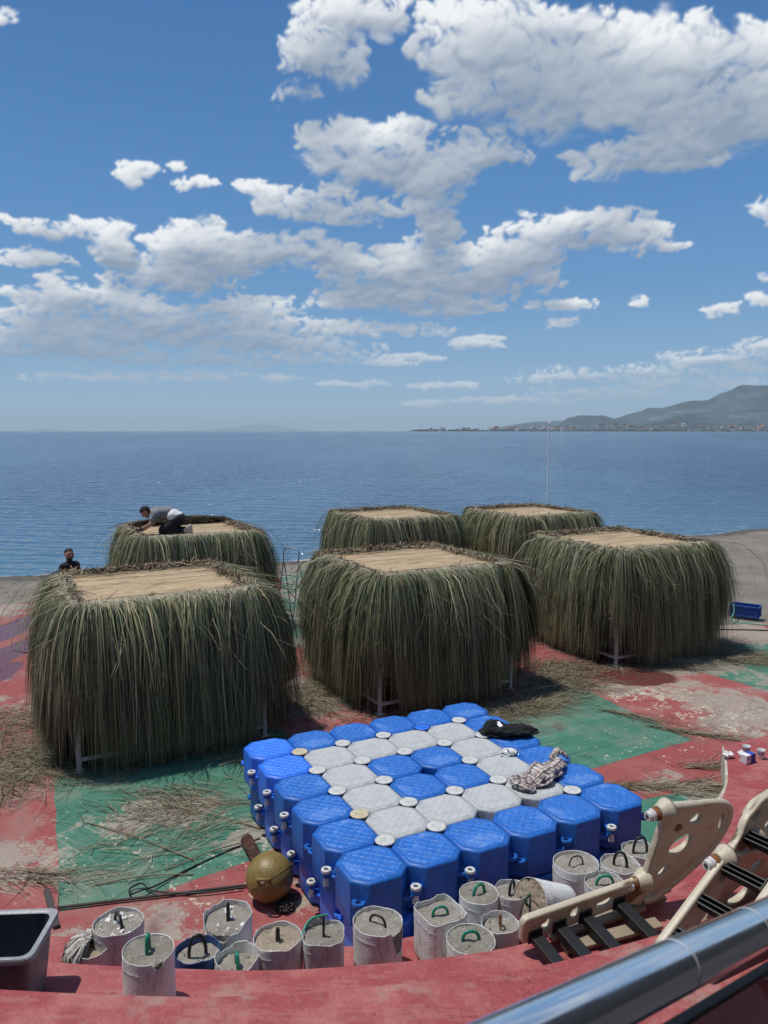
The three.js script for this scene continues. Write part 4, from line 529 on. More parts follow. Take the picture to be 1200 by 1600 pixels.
{ // the bunched sack on the low weight
  srand(17); const R = new Ribbons(); for (let i = 0; i < 420; i++) { const a = rr(1.6, 4.6), c = V(-2.055, .615, -5.07), r0 = rr(.0, .05), r1 = rr(.07, .19); const k = mul3([.52, .50, .46], rr(.5, 1.15)); R.add([V(c.x + Math.cos(a) * r0, .66 + rr(-.01, .03), c.z + Math.sin(a) * r0), V(c.x + Math.cos(a + .1) * r1 * .5, .655 + rr(-.01, .03), c.z + Math.sin(a + .1) * r1 * .5), V(c.x + Math.cos(a + .15) * r1, .625 - rr(0, .05), c.z + Math.sin(a + .15) * r1), V(c.x + Math.cos(a + .15) * (r1 + .02), .57 - rr(0, .1), c.z + Math.sin(a + .15) * (r1 + .02))], () => rr(.006, .018), () => k, V(rr(-.5, .5), 1, rr(-.5, .5))); }
  const m = solo('frayed_sack', 'frayed white woven sack bunched over the low weight on the left', 'sack', R.build(), M.litter);
  solo('green_hose', 'thin green hose hanging down beside the squarish grey weight', 'hose', tube([[-.40, .77, -5.17], [-.52, .76, -5.13], [-.575, .70, -5.03], [-.585, .55, -4.97], [-.58, .385, -4.95], [-.45, .382, -4.85], [-.30, .382, -4.86], [-.21, .384, -4.95]], .010, 50, 8), M.hoseG);
}
// ---------------------------------------------------------------- buoy, pipe, chain, rods
{ const b = thing('mooring_buoy', 'round olive yellow buoy resting on the deck by the raft', 'buoy', [-1.03, .215, -6.55], 0);
  const s = new THREE.SphereGeometry(.213, 48, 32); part('float_body', b, s, M.buoy); part('seam', b, tr(new THREE.TorusGeometry(.2132, .0035, 6, 60), 0, 0, 0, 1.2, .5, 0), M.buoy);
  const d = V(-.12, .42, .9).normalize().multiplyScalar(.205); part('eye', b, tube([[d.x - .055, d.y - .01, d.z - .03], [d.x - .045, d.y + .02, d.z + .035], [d.x, d.y + .03, d.z + .05], [d.x + .045, d.y + .015, d.z + .035], [d.x + .055, d.y - .01, d.z - .03]], .014, 20, 8), M.buoy); part('eye_socket', b, tr(new THREE.SphereGeometry(.030, 16, 12), d.x * .97, d.y * .97 - .025, d.z * .97), std({ color: lin(.28, .23, .15), roughness: .9 }));
  solo('rusty_pipe', 'short rusty brown pipe lying between buoy and raft', 'pipe', boxUV(merge([new THREE.LatheGeometry([[.05, 0], [.062, 0], [.062, .5], [.05, .5], [.05, 0]].map(([x, y]) => new THREE.Vector2(x, y)), 20)]), 2).applyMatrix4(new THREE.Matrix4().compose(V(-1.40, .065, -7.45), new THREE.Quaternion().setFromUnitVectors(V(0, 1, 0), V(.42, 0, .9).normalize()), V(1, 1, 1))), std({ map: rustMap, color: lin(.24, .20, .21), roughness: .85 }));
  srand(3); const links = []; for (let i = 0; i < 46; i++) { const a = i * .55, r = .03 + .11 * (i % 11) / 11, x = -.86 + Math.cos(a) * r + gauss() * .02, z = -6.42 + Math.sin(a) * r + gauss() * .02; links.push(tr(new THREE.TorusGeometry(.020, .006, 6, 12), x, .016 + .02 * rnd() + .012 * (i % 3), z, 1.57 + gauss() * .7, gauss(), rnd() * 3)); }
  solo('chain_heap', 'small heap of dark rusty chain on deck beneath the buoy', 'chain', merge(links), M.iron);
  solo('steel_bar', 'flat dark iron bar lying upright to the bin on red deck', 'bar', boxUV(rbox(.055, .03, .62, .004), 1).applyMatrix4(new THREE.Matrix4().makeRotationY(.54).setPosition(-2.94, .017, -6.40)), M.iron);
  solo('iron_rod', 'long thin iron rod lying from the iron bar to the buoy', 'rod', rod([-2.88, .025, -6.39], [-1.22, .025, -6.74], .013), M.iron);
  solo('black_cable', 'thin black cable looped on the iron rod and running to the raft', 'cable', tube([[-1.28, .05, -7.5], [-1.5, .012, -7.4], [-1.85, .012, -7.05], [-2.1, .03, -6.72], [-2.2, .06, -6.6], [-2.3, .03, -6.58], [-2.33, .03, -6.68], [-2.24, .05, -6.72], [-2.1, .03, -6.63], [-1.7, .03, -6.60], [-1.3, .03, -6.68]], .009, 90, 7), M.cable);
}
// ---------------------------------------------------------------- grey bin
{ const b = thing('storage_bin', 'grey plastic bin with open top and dark inside at the left edge', 'bin', [-2.42, .74, -4.36], .06);
  const rr2 = (w, d, r) => { const s = new THREE.Shape(); s.moveTo(-w + r, -d); s.lineTo(w - r, -d); s.quadraticCurveTo(w, -d, w, -d + r); s.lineTo(w, d - r); s.quadraticCurveTo(w, d, w - r, d); s.lineTo(-w + r, d); s.quadraticCurveTo(-w, d, -w, d - r); s.lineTo(-w, -d + r); s.quadraticCurveTo(-w, -d, -w + r, -d); return s.getPoints(6); };
  const shell = (L) => { const P = [], I = [], n = rr2(1, 1, .3).length; L.forEach(([w, d, y], i) => { rr2(w, d, .07).forEach((q) => P.push(q.x, y, q.y)); if (i) for (let j = 0; j < n; j++) { const a = (i - 1) * n + j, a2 = (i - 1) * n + (j + 1) % n; I.push(a, a + n, a2, a2, a + n, a2 + n); } }); const g = new THREE.BufferGeometry(); g.setAttribute('position', new THREE.Float32BufferAttribute(P, 3)); g.setIndex(I); return boxUV(toCreasedNormals(g, .8), 1.5); };
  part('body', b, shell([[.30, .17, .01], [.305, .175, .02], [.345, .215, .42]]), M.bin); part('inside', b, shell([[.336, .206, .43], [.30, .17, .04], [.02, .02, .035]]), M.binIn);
  part('rim', b, shell([[.345, .215, .405], [.372, .242, .405], [.375, .245, .432], [.37, .24, .442], [.345, .215, .442], [.334, .204, .432]]), std({ color: lin(.36, .37, .40), map: scuffMap, roughness: .45 })); part('handle', b, tr(rbox(.13, .03, .05, .01), -.08, .31, .235), M.bin);
}
// ---------------------------------------------------------------- two bathing ladders and the handrail
{
  const fillet = (P, r) => { const s = new THREE.Shape(), n = P.length; P.forEach((p, i) => { const a = P[(i + n - 1) % n], b = P[(i + 1) % n], u = new THREE.Vector2(a[0] - p[0], a[1] - p[1]), v = new THREE.Vector2(b[0] - p[0], b[1] - p[1]), q = Math.min(p[2] ?? r, u.length() * .48, v.length() * .48); u.normalize().multiplyScalar(q); v.normalize().multiplyScalar(q); const x0 = p[0] + u.x, y0 = p[1] + u.y; i ? s.lineTo(x0, y0) : s.moveTo(x0, y0); s.quadraticCurveTo(p[0], p[1], p[0] + v.x, p[1] + v.y); }); s.closePath(); return s; };
  const oval = (x, y, a, b, t = 0) => { const p = new THREE.Path(); p.absellipse(x, y, a, b, 0, Math.PI * 2, true, t); return p; };
  // side panel in its own plane: x along the ladder, y across it. The arm carries the rungs, the wide end the boss fittings.
  const outline = [[0, 0, .05], [.92, .0, .06], [1.02, -.07, .06], [1.24, -.06, .08], [1.76, .22, .10], [1.85, .58, .10], [1.18, .74, .06], [1.05, .17, .06], [0, .205, .06]];
  const panelShape = fillet(outline, .05); panelShape.holes.push(oval(.20, .10, .040, .040), oval(.44, .10, .040, .042), oval(.70, .085, .080, .030), oval(1.48, .54, .055, .036, .2), oval(1.36, .36, .110, .060, .3), oval(1.22, .17, .055, .030, .6), oval(1.75, .43, .020, .065, -.1), oval(1.12, -.01, .05, .02, .1));
  const T = .055; const panelG = boxUV(toCreasedNormals(tr(new THREE.ExtrudeGeometry(panelShape, { depth: T - .032, bevelEnabled: true, bevelSize: .016, bevelThickness: .016, bevelOffset: -.016, bevelSegments: 4, curveSegments: 14 }), 0, 0, -T / 2 + .016), .75), .5);
  const ribG = merge([tube([[1.06, -.035, .012], [1.22, -.03, .014], [1.71, .23, .014], [1.80, .55, .012], [1.21, .705, .012]], .030, 50, 9), tube([[1.085, .12, .01], [1.185, .67, .01]], .028, 12, 9)]); const ribU = boxUV(ribG, 1.3);
  const boss = (x, y) => tr(new THREE.LatheGeometry([[0, -.02], [.085, -.02], [.085, .0], [.062, .05], [.056, .075], [.05, .08], [0, .08]].map(([a, b]) => new THREE.Vector2(a, b)), 28), x, y, 0, 0, 0, Math.PI / 2);
  const nutG = (x, y) => merge([tr(new THREE.CylinderGeometry(.026, .026, .07, 14), x - .105, y, 0, 0, 0, Math.PI / 2), tr(new THREE.CylinderGeometry(.045, .045, .022, 6), x - .135, y, 0, 0, 0, Math.PI / 2), tr(new THREE.CylinderGeometry(.032, .036, .035, 8), x - .16, y, 0, 0, 0, Math.PI / 2)]);
  const rustG = (x, y) => tr(new THREE.LatheGeometry([[.020, 0], [.046, .0], [.048, .02], [.036, .03], [.030, .04]].map(([a, b]) => new THREE.Vector2(a, b)), 16), x - .082, y, 0, 0, 0, Math.PI / 2);
  const holeG2 = (x, y) => tr(new THREE.CylinderGeometry(.016, .016, .012, 10), x - .174, y, 0, 0, 0, Math.PI / 2);
  const ladder = (label, width, rungs, rustLabel) => {
    const o = thing('bathing_ladder', label, 'ladder');
    for (const s of [0, 1]) { const p = part('side_panel', o, panelG, M.panel); p.position.z = s * width; part('rim_tube', p, ribU, M.beige); for (const [x, y] of [[1.19, .68], [1.07, .13]]) { part('boss', p, boxUV(boss(x, y), 1.3), M.beige); part('bolt', p, boxUV(nutG(x, y), 2), M.pin); part('rusty_washer', p, boxUV(rustG(x, y), 3), M.rustRod); part('bolt_hole', p, holeG2(x, y), M.pinDark); } }
    for (const x of rungs) { const r = part('rung', o, merge([tr(rbox(.085, .022, width, .004), x, .045 + .017, width / 2), tr(rbox(.012, .04, width - .01, .003), x - .034, .037, width / 2), tr(rbox(.012, .04, width - .01, .003), x + .034, .037, width / 2), tr(rbox(.010, .036, width - .01, .003), x, .035, width / 2)]), M.black); srand(7); part('end_plate', r, tr(rbox(.11, .09, .012, .004), x, .05, .036), M.black); }
    return o;
  };
  const place = (o, p, X, Z) => { const x = V(...X).normalize(), z = V(...Z).addScaledVector(x, -V(...Z).dot(x)).normalize(), y = z.clone().cross(x); o.quaternion.setFromRotationMatrix(new THREE.Matrix4().makeBasis(x, y, z)); o.position.set(...p); };
  const A = ladder('beige bathing ladder lying on the weights with rungs toward the red step', .52, [.10, .30, .52, .82]);
  place(A, [.90, .815, -4.80], [.90, .05, -.42], [.40, -.17, .92]);
  const Bl = ladder('beige bathing ladder leaning at the right edge with four black rungs', .33, [.14, .42, .70, .98]);
  place(Bl, [1.63 + .563 * .33, 1.15, -4.31 + .826 * .33], [.72, .46, -.49], [-.563, 0, -.826]);
  // handrail close to the camera, with a tinted pane under it
  const cam = camera.position, pt = (x, y, z) => [cam.x + x, cam.y + y, cam.z + z];
  const h = thing('handrail', 'polished steel handrail crossing the lower right corner close up', 'handrail', [0, 0, 0]);
  const a = V(...pt(.22, -.472, -.614)), b = V(...pt(.44, -.557, -.826)), dir = b.clone().sub(a), P0 = a.clone().addScaledVector(dir, -1.7), P1 = b.clone().addScaledVector(dir, 3.2);
  part('rail_tube', h, boxUV(rod(P0.toArray(), P1.toArray(), .0228, 48), 2), M.steel);
  for (const t of [.22, .80]) { const c = a.clone().addScaledVector(dir, t), d = dir.clone().normalize(); part('weld_ring', h, rod(c.clone().addScaledVector(d, -.0012).toArray(), c.clone().addScaledVector(d, .0012).toArray(), .0231, 48), std({ color: lin(.75, .75, .76), metalness: 1, roughness: .6 })); }
  const down = new THREE.Vector3(0, -1, 0), e0 = P0.clone().addScaledVector(down, .056), e1 = P1.clone().addScaledVector(down, .056), n = dir.clone().cross(down).normalize();
  const quad = (u0, u1, d0, d1, t) => { const P = []; for (const s of [-t, t]) for (const [q, d] of [[u0, d0], [u1, d0], [u1, d1], [u0, d1]]) P.push(...q.clone().addScaledVector(down, d).addScaledVector(n, s).toArray()); const g = new THREE.BufferGeometry(); g.setAttribute('position', new THREE.Float32BufferAttribute(P, 3)); g.setIndex([0, 1, 2, 0, 2, 3, 4, 6, 5, 4, 7, 6, 0, 4, 5, 0, 5, 1, 3, 2, 6, 3, 6, 7, 0, 3, 7, 0, 7, 4, 1, 5, 6, 1, 6, 2]); return boxUV(g); };
  part('pane', h, quad(e0, e1, .006, .75, .004), M.tint).geometry.computeVertexNormals(); part('pane_edge', h, quad(e0, e1, 0, .006, .005), M.cable).geometry.computeVertexNormals();
  for (const t of [-1.5, 3.0]) { const c = a.clone().addScaledVector(dir, t); part('post', h, rod([c.x, 2.72, c.z], [c.x, c.y, c.z], .02, 20), M.steel); }
  // weathered planks under the ladder, and a yellow chip
  [[1.62, .79, -5.22, .95, -.35, 'grey weathered plank lying under the beige ladder, the rear one'], [1.50, .79, -5.08, .8, -.42, 'grey weathered plank under the beige ladder, the middle one'], [1.56, .78, -4.93, .75, -.30, 'grey weathered plank under the beige ladder, nearest the rungs']].forEach(([x, y, z, l, t, lab], i) => { const g = boxUV(rbox(l, .028, .10, .004), 1.3); solo('plank', lab, 'plank', g.applyMatrix4(new THREE.Matrix4().makeRotationFromEuler(new THREE.Euler(.04, -t, .03 * (i - 1))).setPosition(x, y, z)), M.plank); });
}
// ---------------------------------------------------------------- things left on the raft and round about
const onRaft = (u, v) => V(NC.x + PA.x * 2 * u + PB.x * 2 * v, .815, NC.z + PA.z * 2 * u + PB.z * 2 * v); // metres along the raft's two edges
function crumple(path, rads, flat, sd, uvS) { // a heap of cloth: a flattened, deeply folded roll
  const C = new THREE.CatmullRomCurve3(path.map((p) => V(...p))), n = 64, m = 40, P = [], uv = [], I = [];
  for (let i = 0; i <= n; i++) { const t = i / n, c = C.getPoint(t), d = C.getTangent(t), s = V(-d.z, 0, d.x).normalize(), k = t * (rads.length - 1), q = Math.min(rads.length - 2, Math.floor(k)), r = lerp(rads[q], rads[q + 1], k - q) * Math.pow(clamp(Math.sin(Math.PI * clamp(t, .02, .98)) * 3.5), .5);
    for (let j = 0; j <= m; j++) { const a = j / m * Math.PI * 2, ca = Math.cos(a), sa = Math.sin(a); let f = 1 + .50 * noise3(t * 5 + sd, ca * 1.3, sa * 1.3 + sd) + .16 * (1 - 2.6 * Math.abs(noise3(t * 7 + ca * .8, ca * 2.2 + sd, sa * 2.2))); const w = r * f, y = Math.max(.004, sa * w * flat + w * flat * .8 + .006 * noise3(t * 22, ca * 5, sd)); P.push(c.x + s.x * ca * w, c.y + y, c.z + s.z * ca * w); uv.push(t * uvS, j / m * uvS * .6); if (i && j) { const b = i * (m + 1) + j; I.push(b - m - 2, b - m - 1, b, b - m - 2, b, b - 1); } } }
  const g = new THREE.BufferGeometry(); g.setAttribute('position', new THREE.Float32BufferAttribute(P, 3)); g.setAttribute('uv', new THREE.Float32BufferAttribute(uv, 2)); g.setIndex(I); g.computeVertexNormals(); return g;
}
{
  const j = thing('jacket', 'crumpled black jacket lying on the far right corner of the raft', 'jacket');
  part('body', j, crumple([[1.08, .815, -8.43], [1.3, .82, -8.33], [1.55, .82, -8.34], [1.74, .815, -8.42]], [.06, .13, .12, .11, .07], .45, 3, 2), M.cloth); part('sleeve', j, crumple([[1.12, .86, -8.30], [1.22, .9, -8.36], [1.34, .87, -8.46]], [.05, .06, .05], .6, 8, 2), M.cloth); part('white_tag', j, tr(rbox(.045, .012, .09, .004), 1.29, .945, -8.31, .3, .4, .2), M.white);
  const s = thing('plaid_shirt', 'crumpled brown and white plaid shirt lying on the right side of the raft', 'shirt');
  part('body', s, crumple([[1.36, .815, -7.02], [1.50, .82, -7.18], [1.66, .82, -7.36], [1.82, .815, -7.60]], [.07, .115, .12, .10, .06], .5, 5, 2.2), M.plaid); part('sleeve', s, crumple([[1.28, .815, -7.20], [1.30, .82, -7.05], [1.42, .82, -6.93]], [.05, .07, .045], .6, 9, 1.4), M.plaid); part('collar', s, crumple([[1.70, .86, -7.56], [1.80, .9, -7.62], [1.90, .84, -7.62]], [.03, .045, .03], .7, 12, 2), M.plaid);
  const b = thing('plastic_bottle', 'small clear plastic bottle lying on the raft between jacket and shirt', 'bottle', [1.33, .858, -7.78], .15);
  part('bottle_body', b, tr(new THREE.LatheGeometry([[0, 0], [.03, 0], [.033, .01], [.033, .05], [.030, .055], [.033, .06], [.033, .13], [.028, .155], [.014, .18], [.013, .20]].map(([x, y]) => new THREE.Vector2(x, y)), 22), .1, -.008, 0, 0, 0, Math.PI / 2), M.clear); part('label_band', b, tr(new THREE.CylinderGeometry(.0335, .0335, .055, 22, 1, true), .005, -.008, 0, 0, 0, Math.PI / 2), M.white); part('screw_cap', b, tr(new THREE.CylinderGeometry(.015, .015, .016, 16), -.108, -.008, 0, 0, 0, Math.PI / 2), M.white);
}
{ // picnic leftovers on the raised red slab
  const c = thing('carton', 'small blue and white carton standing on the red slab at right', 'carton', [4.24, .374, -8.62], .5); part('white_side', c, tr(rbox(.08, .10, .09, .003), -.045, .05, 0), M.paper); part('blue_side', c, tr(rbox(.08, .10, .09, .003), .0375, .05, 0), M.boxBlue); part('mark', c, tr(new THREE.CylinderGeometry(.016, .016, .003, 16), -.045, .055, .0455, Math.PI / 2, 0, 0), M.boxBlue); part('flap', c, tr(rbox(.07, .004, .05, .001), -.06, .104, -.05, .5, 0, .3), M.paper);
  const cup = (label, x, z) => { const o = thing('paper_cup', label, 'cup', [x, .374, z], 0); part('cup_wall', o, new THREE.LatheGeometry([[0, .004], [.03, .004], [.03, 0], [.034, .004], [.045, .10], [.047, .104], [.049, .10], [.045, .098], [.041, .095], [.031, .010], [0, .010]].map(([p, q]) => new THREE.Vector2(p, q)), 24), M.paper); part('printed_band', o, tr(new THREE.CylinderGeometry(.0435, .0395, .035, 24, 1, true), 0, .06, 0), std({ color: lin(.36, .36, .38), roughness: .7 })); return o; };
  cup('white paper cup behind the blue and white carton', 4.32, -8.83); cup('white paper cup to the right of the blue and white carton', 4.44, -8.72);
  const g = new THREE.IcosahedronGeometry(.05, 3), q = g.attributes.position; for (let i = 0; i < q.count; i++) { const n = 1 + .9 * noise3(q.getX(i) * 30, q.getY(i) * 30, q.getZ(i) * 30); q.setXYZ(i, q.getX(i) * n, Math.max(-.03, q.getY(i) * n * .7), q.getZ(i) * n); } g.computeVertexNormals(); solo('crumpled_paper', 'crumpled white paper on the red slab left of the carton', 'paper', g.translate(4.06, .405, -8.74), M.paper);
}
function makeCrate(label, x, z, turn, y = 0) {
  const o = thing('plastic_crate', label, 'crate', [x, y, z], turn); const w = .62, d = .38, h = .27;
  part('bottom', o, tr(rbox(w - .02, .02, d - .02, .004), 0, .012, 0), M.crate);
  for (const [sx, sz, l, t] of [[0, 1, w, 0], [0, -1, w, 0], [1, 0, d, 1], [-1, 0, d, 1]]) { const g = [tr(rbox(l, .045, .022, .006), 0, h - .02, 0), tr(rbox(l, .04, .016, .005), 0, .03, 0), tr(rbox(l - .01, h - .02, .010, .004), 0, h / 2, -.004)]; for (let i = 0; i < 7; i++) g.push(tr(rbox(.012, h - .06, .016, .003), (i / 6 - .5) * (l - .05), h / 2, .002)); const m = boxUV(merge(g)); if (t) m.rotateY(sx * Math.PI / 2); else if (sz < 0) m.rotateY(Math.PI); part('side', o, m.translate(sx * (w / 2 - .008), 0, sz * (d / 2 - .008)), M.crate); }
  return o;
}
makeCrate('blue plastic crate on the sand at right beside the right gazebo', 8.30, -17.35, -.62, -.03); makeCrate('blue plastic crate half hidden behind the middle gazebo by the beach', -1.80, -22.1, .2);
solo('green_hose', 'green hose curving past the blue crate on the right', 'hose', tube([[7.95, .3, -17.2], [7.88, .15, -17.0], [7.72, .02, -16.75], [7.9, .012, -16.55], [8.4, .012, -16.35], [9.2, .012, -16.25], [10.2, .012, -16.3]], .014, 50, 7), std({ color: lin(.10, .38, .28), roughness: .5 }));
solo('black_cable', 'straight dark cable on the ground below the blue crate', 'cable', tube([[7.0, .012, -16.0], [7.9, .012, -15.95], [8.9, .012, -15.8], [10.2, .012, -15.6]], .014, 30, 7), M.cable);
{ // white pole standing in the shallows
  const p = thing('pole', 'tall thin white pole standing in the water beyond the gazebos', 'pole', [8.1, -1.2, -38]); part('shaft', p, tr(new THREE.CylinderGeometry(.034, .045, 5.75, 14), 0, 2.875, 0), M.white); part('cap', p, tr(new THREE.SphereGeometry(.065, 14, 10), 0, 5.78, 0), M.white); part('bracket', p, tr(rbox(.16, .05, .05, .01), .04, 5.62, 0), M.white);
  // step ladder by the back left gazebo
  const s = thing('step_ladder', 'thin grey metal step ladder beside the back left gazebo', 'ladder', [-2.02, 0, -16.5], -.5); const ml = std({ color: lin(.30, .31, .32), metalness: .6, roughness: .5 });
  for (const x of [-.2, .2]) { part('front_leg', s, rod([x * 1.15, 0, .3], [x, 1.35, 0], .016), ml); part('back_leg', s, rod([x * 1.15, 0, -.35], [x, 1.35, -.03], .014), ml); } for (let i = 0; i < 4; i++) { const y = .26 + i * .28; part('tread', s, tr(rbox(.40, .022, .085, .004), 0, y, .3 * (1 - y / 1.35)), ml); } part('grab_rail', s, tube([[-.2, 1.33, 0], [-.19, 1.62, -.02], [0, 1.68, -.02], [.19, 1.62, -.02], [.2, 1.33, 0]], .013, 24, 8), ml);
}
{ // seaweed and driftwood bits on the sand
  srand(71); const R = new Ribbons(); for (let i = 0; i < 1500; i++) { const x = rr(-14, 18), o = rnd() < .5 ? 1.4 + gauss() * .25 + .5 * noise3(x * .3, 1, 1) : rr(.8, 7), z = shoreZ(x) + o; if (z > -16) continue; const y = Math.min(SEA_Y + .075 * o, -.03) + .035, a = rnd() * 6.28, l = rr(.04, .22); R.add([V(x, y, z), V(x + Math.cos(a) * l, y + .01, z + Math.sin(a) * l)], () => rr(.01, .04), () => mul3([.05, .042, .032], rr(.6, 2.0)), V(rr(-.4, .4), 1, rr(-.4, .4))); } struct('beach_debris', R.build(), M.litter, 'stuff');
}
// ---------------------------------------------------------------- two men
function hand(W, palmDir, side, cell = .004) { // bones of a slightly curled hand at wrist W, fingers along palmDir, thumb toward side
  const d = V(...palmDir).normalize(), s = V(...side).addScaledVector(d, -V(...side).dot(d)).normalize(), n = s.clone().cross(d), w = V(...W), at = (a, b, c) => w.clone().addScaledVector(d, a).addScaledVector(s, b).addScaledVector(n, c).toArray();
  const L = [[at(0, 0, 0), at(.04, .0, 0), .024, .022], [at(.03, .022, 0), at(.085, .030, 0), .015, .012], [at(.03, .0, 0), at(.09, .008, 0), .016, .012], [at(.03, -.02, 0), at(.085, -.018, 0), .015, .012], [at(.02, .02, .0), at(.055, .055, .012), .014, .010], [at(.055, .055, .012), at(.08, .062, .025), .010, .008]];
  [[.030, .040, .0], [.010, .046, .0], [-.010, .043, .0], [-.028, .034, -.004]].forEach(([b, l], i) => { const r = .0092 - .0004 * i; L.push([at(.085, b, 0), at(.085 + l * .55, b * 1.08, .010), r, r], [at(.085 + l * .55, b * 1.08, .010), at(.085 + l * .95, b * 1.1, .030), r, r * .85]); });
  return isoMesh(bones(L, .006), at(.06, 0, .01).map((v) => v - .12), at(.06, 0, .01).map((v) => v + .12), cell);
}
function headMesh(c, fwd, up0) { // a head with brow, nose, chin and ears, looking along fwd
  const f = V(...fwd).normalize(), r = V(...up0).cross(f).negate().normalize(), u = f.clone().cross(r).negate().normalize(), C = V(...c), at = (a, b, d) => C.clone().addScaledVector(f, a).addScaledVector(u, b).addScaledVector(r, d).toArray();
  const base = bones([[at(-.02, .035, 0), at(.02, .03, 0), .085, .080], [at(.02, -.02, 0), at(.045, -.085, 0), .062, .036], [at(.035, -.02, .03), at(.035, -.02, -.03), .05, .05]], .04);
  const det = bones([[at(.088, .015, 0), at(.108, -.022, 0), .008, .013], [at(.08, .035, .035), at(.08, .035, -.035), .012, .012], [at(.083, -.058, .018), at(.083, -.058, -.018), .008, .008], [at(-.005, .015, .080), at(-.008, -.02, .078), .016, .012], [at(-.005, .015, -.080), at(-.008, -.02, -.078), .016, .012]], .006);
  const eye = (s) => C.clone().addScaledVector(f, .086).addScaledVector(u, .012).addScaledVector(r, s * .033).toArray();
  const fn = (x, y, z) => { let d = smin(base(x, y, z), det(x, y, z), .018); for (const s of [-1, 1]) { const e = eye(s); d = Math.max(d, -(Math.hypot(x - e[0], y - e[1], z - e[2]) - .013)); } return d; };
  return { geo: isoMesh(fn, c.map((v) => v - .16), c.map((v) => v + .16), .005), at, eye };
}
function man(label, P) {
  const o = thing('person', label, 'person', P.pos, P.turn);
  const hd = headMesh(P.head, P.look, P.headUp); const skinGeos = [hd.geo, isoMesh(bones(P.skin, .03), P.lo, P.hi, .012)]; for (const h of P.hands) if (!h[3]) skinGeos.push(hand(...h)); skinGeos.forEach((g) => g.deleteAttribute('uv'));
  part('body', o, mergeGeometries(skinGeos), M.skin);
  for (const h of P.hands) if (h[3]) part('glove', o, hand(h[0], h[1], h[2]), h[3]);
  for (const s of [-1, 1]) part('eye', o, new THREE.SphereGeometry(.0125, 12, 10).translate(...hd.eye(s)), M.hair);
  const hair = bones([[hd.at(-.025, .045, 0), hd.at(.015, .052, 0), .090, .082], [hd.at(-.045, .0, 0), hd.at(-.05, -.03, 0), .068, .055]], .03); part('hair', o, isoMesh((x, y, z) => { const a = V(x, y, z).sub(V(...P.head)), f = V(...P.look).normalize(), u = V(...hd.at(0, 1, 0)).sub(V(...P.head)); const fr = a.dot(f), h = a.dot(u); return Math.max(hair(x, y, z) + .006 * noise3(x * 60, y * 60, z * 60), fr - .045 - Math.max(0, h - .06) * 1.2); }, P.head.map((v) => v - .17), P.head.map((v) => v + .17), .006), M.hair);
  if (P.beard) { const b = bones([[hd.at(.035, -.075, .035), hd.at(.066, -.092, 0), .032, .026], [hd.at(.035, -.075, -.035), hd.at(.066, -.092, 0), .032, .026], [hd.at(.0, -.03, .062), hd.at(.03, -.07, .045), .018, .02], [hd.at(.0, -.03, -.062), hd.at(.03, -.07, -.045), .018, .02], [hd.at(.094, -.044, .02), hd.at(.094, -.044, -.02), .008]], .012); part('beard', o, isoMesh(b, P.head.map((v) => v - .16), P.head.map((v) => v + .16), .005), M.hair); }
  for (const [n, L, k, m] of P.clothes) part(n, o, isoMesh((() => { const f = bones(L, k); return (x, y, z) => f(x, y, z) + .010 * noise3(x * 11, y * 9, z * 11) + .004 * noise3(x * 28, y * 24, z * 28); })(), P.lo, P.hi, .013), m);
  return o;
}
// kneeling and bending forward on the roof: faces local -x
man('man in grey shirt and black trousers kneeling on the back left gazebo roof', {
  pos: [-4.56, 2.075, -16.0], turn: .12, head: [-.40, .45, .02], look: [-.62, -.75, .12], headUp: [-.72, .66, 0], lo: [-.75, -.05, -.4], hi: [.75, .75, .4],
  skin: [[[-.22, .47, 0], [-.36, .46, .01], .055, .05], [[-.19, .42, .19], [-.27, .22, .24], .048, .042], [[-.27, .22, .24], [-.46, .13, .15], .040, .028], [[-.19, .42, -.19], [-.30, .20, -.23], .048, .042], [[-.30, .20, -.23], [-.47, .07, -.14], .040, .028], [[-.1, .42, 0], [.2, .36, 0], .11, .12], [[.36, .06, .13], [.46, .05, .14], .035, .03], [[.36, .06, -.12], [.46, .05, -.13], .035, .03]],
  hands: [[[-.46, .13, .15], [-.8, -.35, -.1], [.2, .3, -.9], M.trouser], [[-.47, .07, -.14], [-.9, -.3, .1], [.2, .3, .9], M.trouser]],
  clothes: [['shirt', [[[-.19, .42, .15], [-.19, .42, -.15], .088, .088], [[-.17, .43, 0], [.05, .42, 0], .135, .125], [[.05, .42, 0], [.19, .36, 0], .13, .135], [[-.19, .42, .19], [-.235, .31, .22], .068, .064], [[-.19, .42, -.19], [-.25, .30, -.215], .068, .064]], .05, M.shirtG], ['undershirt', [[[.16, .37, .06], [.235, .33, .06], .135, .13], [[.16, .37, -.06], [.235, .33, -.06], .135, .13]], .03, M.white],
    ['trousers', [[[.26, .29, .07], [.26, .29, -.07], .142, .142], [[.25, .28, .10], [-.05, .085, .15], .105, .075], [[.25, .28, -.10], [-.05, .085, -.15], .105, .075], [[-.05, .08, .15], [.36, .065, .13], .072, .05], [[-.05, .08, -.15], [.36, .065, -.12], .072, .05]], .05, M.trouser], ['shoe', [[[.40, .06, .14], [.47, .13, .15], .045, .036], [[.47, .13, .15], [.50, -.0, .15], .038, .034]], .02, M.sole], ['shoe', [[[.40, .06, -.13], [.47, .13, -.13], .045, .036], [[.47, .13, -.13], [.50, -.0, -.13], .038, .034]], .02, M.sole]] });
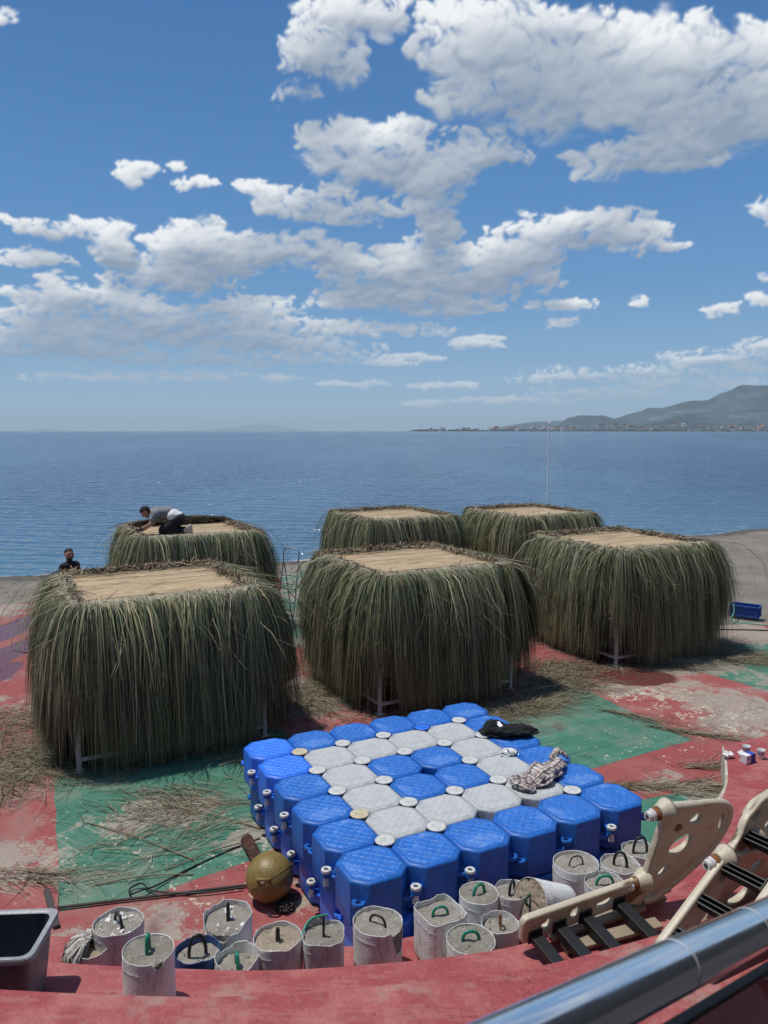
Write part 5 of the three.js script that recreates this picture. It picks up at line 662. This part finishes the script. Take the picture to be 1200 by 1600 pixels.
// standing behind the near left gazebo, looking to the right
man('bearded man in black shirt standing behind the near left gazebo, looking right', {
  pos: [-6.62, 0, -16.0], turn: -.35, head: [0, 1.62, 0], look: [.86, .05, .5], headUp: [0, 1, 0], lo: [-.5, -.02, -.45], hi: [.5, 1.6, .45], beard: true,
  skin: [[[-.02, 1.42, 0], [0, 1.57, 0], .058, .055], [[0, 1.35, 0], [0, 1.0, 0], .10, .10], [[0, 1.38, .20], [.02, 1.10, .26], .048, .042], [[.02, 1.10, .26], [.10, .86, .25], .040, .028], [[0, 1.38, -.20], [.02, 1.10, -.26], .048, .042], [[.02, 1.10, -.26], [.10, .86, -.25], .040, .028], [[0, .5, .1], [0, .1, .11], .055, .04], [[0, .5, -.1], [0, .1, -.11], .055, .04]],
  hands: [[[.10, .86, .25], [.15, -1, 0], [.9, .1, -.3]], [[.10, .86, -.25], [.15, -1, 0], [.9, .1, .3]]],
  clothes: [['shirt', [[[0, 1.37, .15], [0, 1.37, -.15], .085, .085], [[0, 1.33, 0], [0, .95, 0], .15, .14], [[0, 1.38, .19], [.015, 1.17, .245], .072, .066], [[0, 1.38, -.19], [.015, 1.17, -.245], .072, .066], [[-.01, 1.42, 0], [0, 1.46, 0], .072, .066]], .06, M.cloth], ['collar_stripe', [[[.045, 1.455, .04], [.075, 1.36, .02], .02, .014], [[.045, 1.455, -.04], [.075, 1.36, -.02], .02, .014], [[-.06, 1.47, .03], [-.06, 1.47, -.03], .022, .022], [[-.06, 1.47, .03], [.045, 1.455, .04], .02, .02]], .012, M.white], ['trousers', [[[0, .93, .06], [0, .93, -.06], .14, .14], [[0, .88, .09], [.01, .5, .10], .09, .07], [[.01, .5, .10], [0, .09, .11], .068, .055], [[0, .88, -.09], [.01, .5, -.10], .09, .07], [[.01, .5, -.10], [0, .09, -.11], .068, .055]], .04, M.trouser], ['shoe', [[[-.02, .05, .11], [.17, .04, .13], .05, .038]], .02, M.sole], ['shoe', [[[-.02, .05, -.11], [.17, .04, -.13], .05, .038]], .02, M.sole]] });
shadows(scene);
renderer.render(scene, camera);
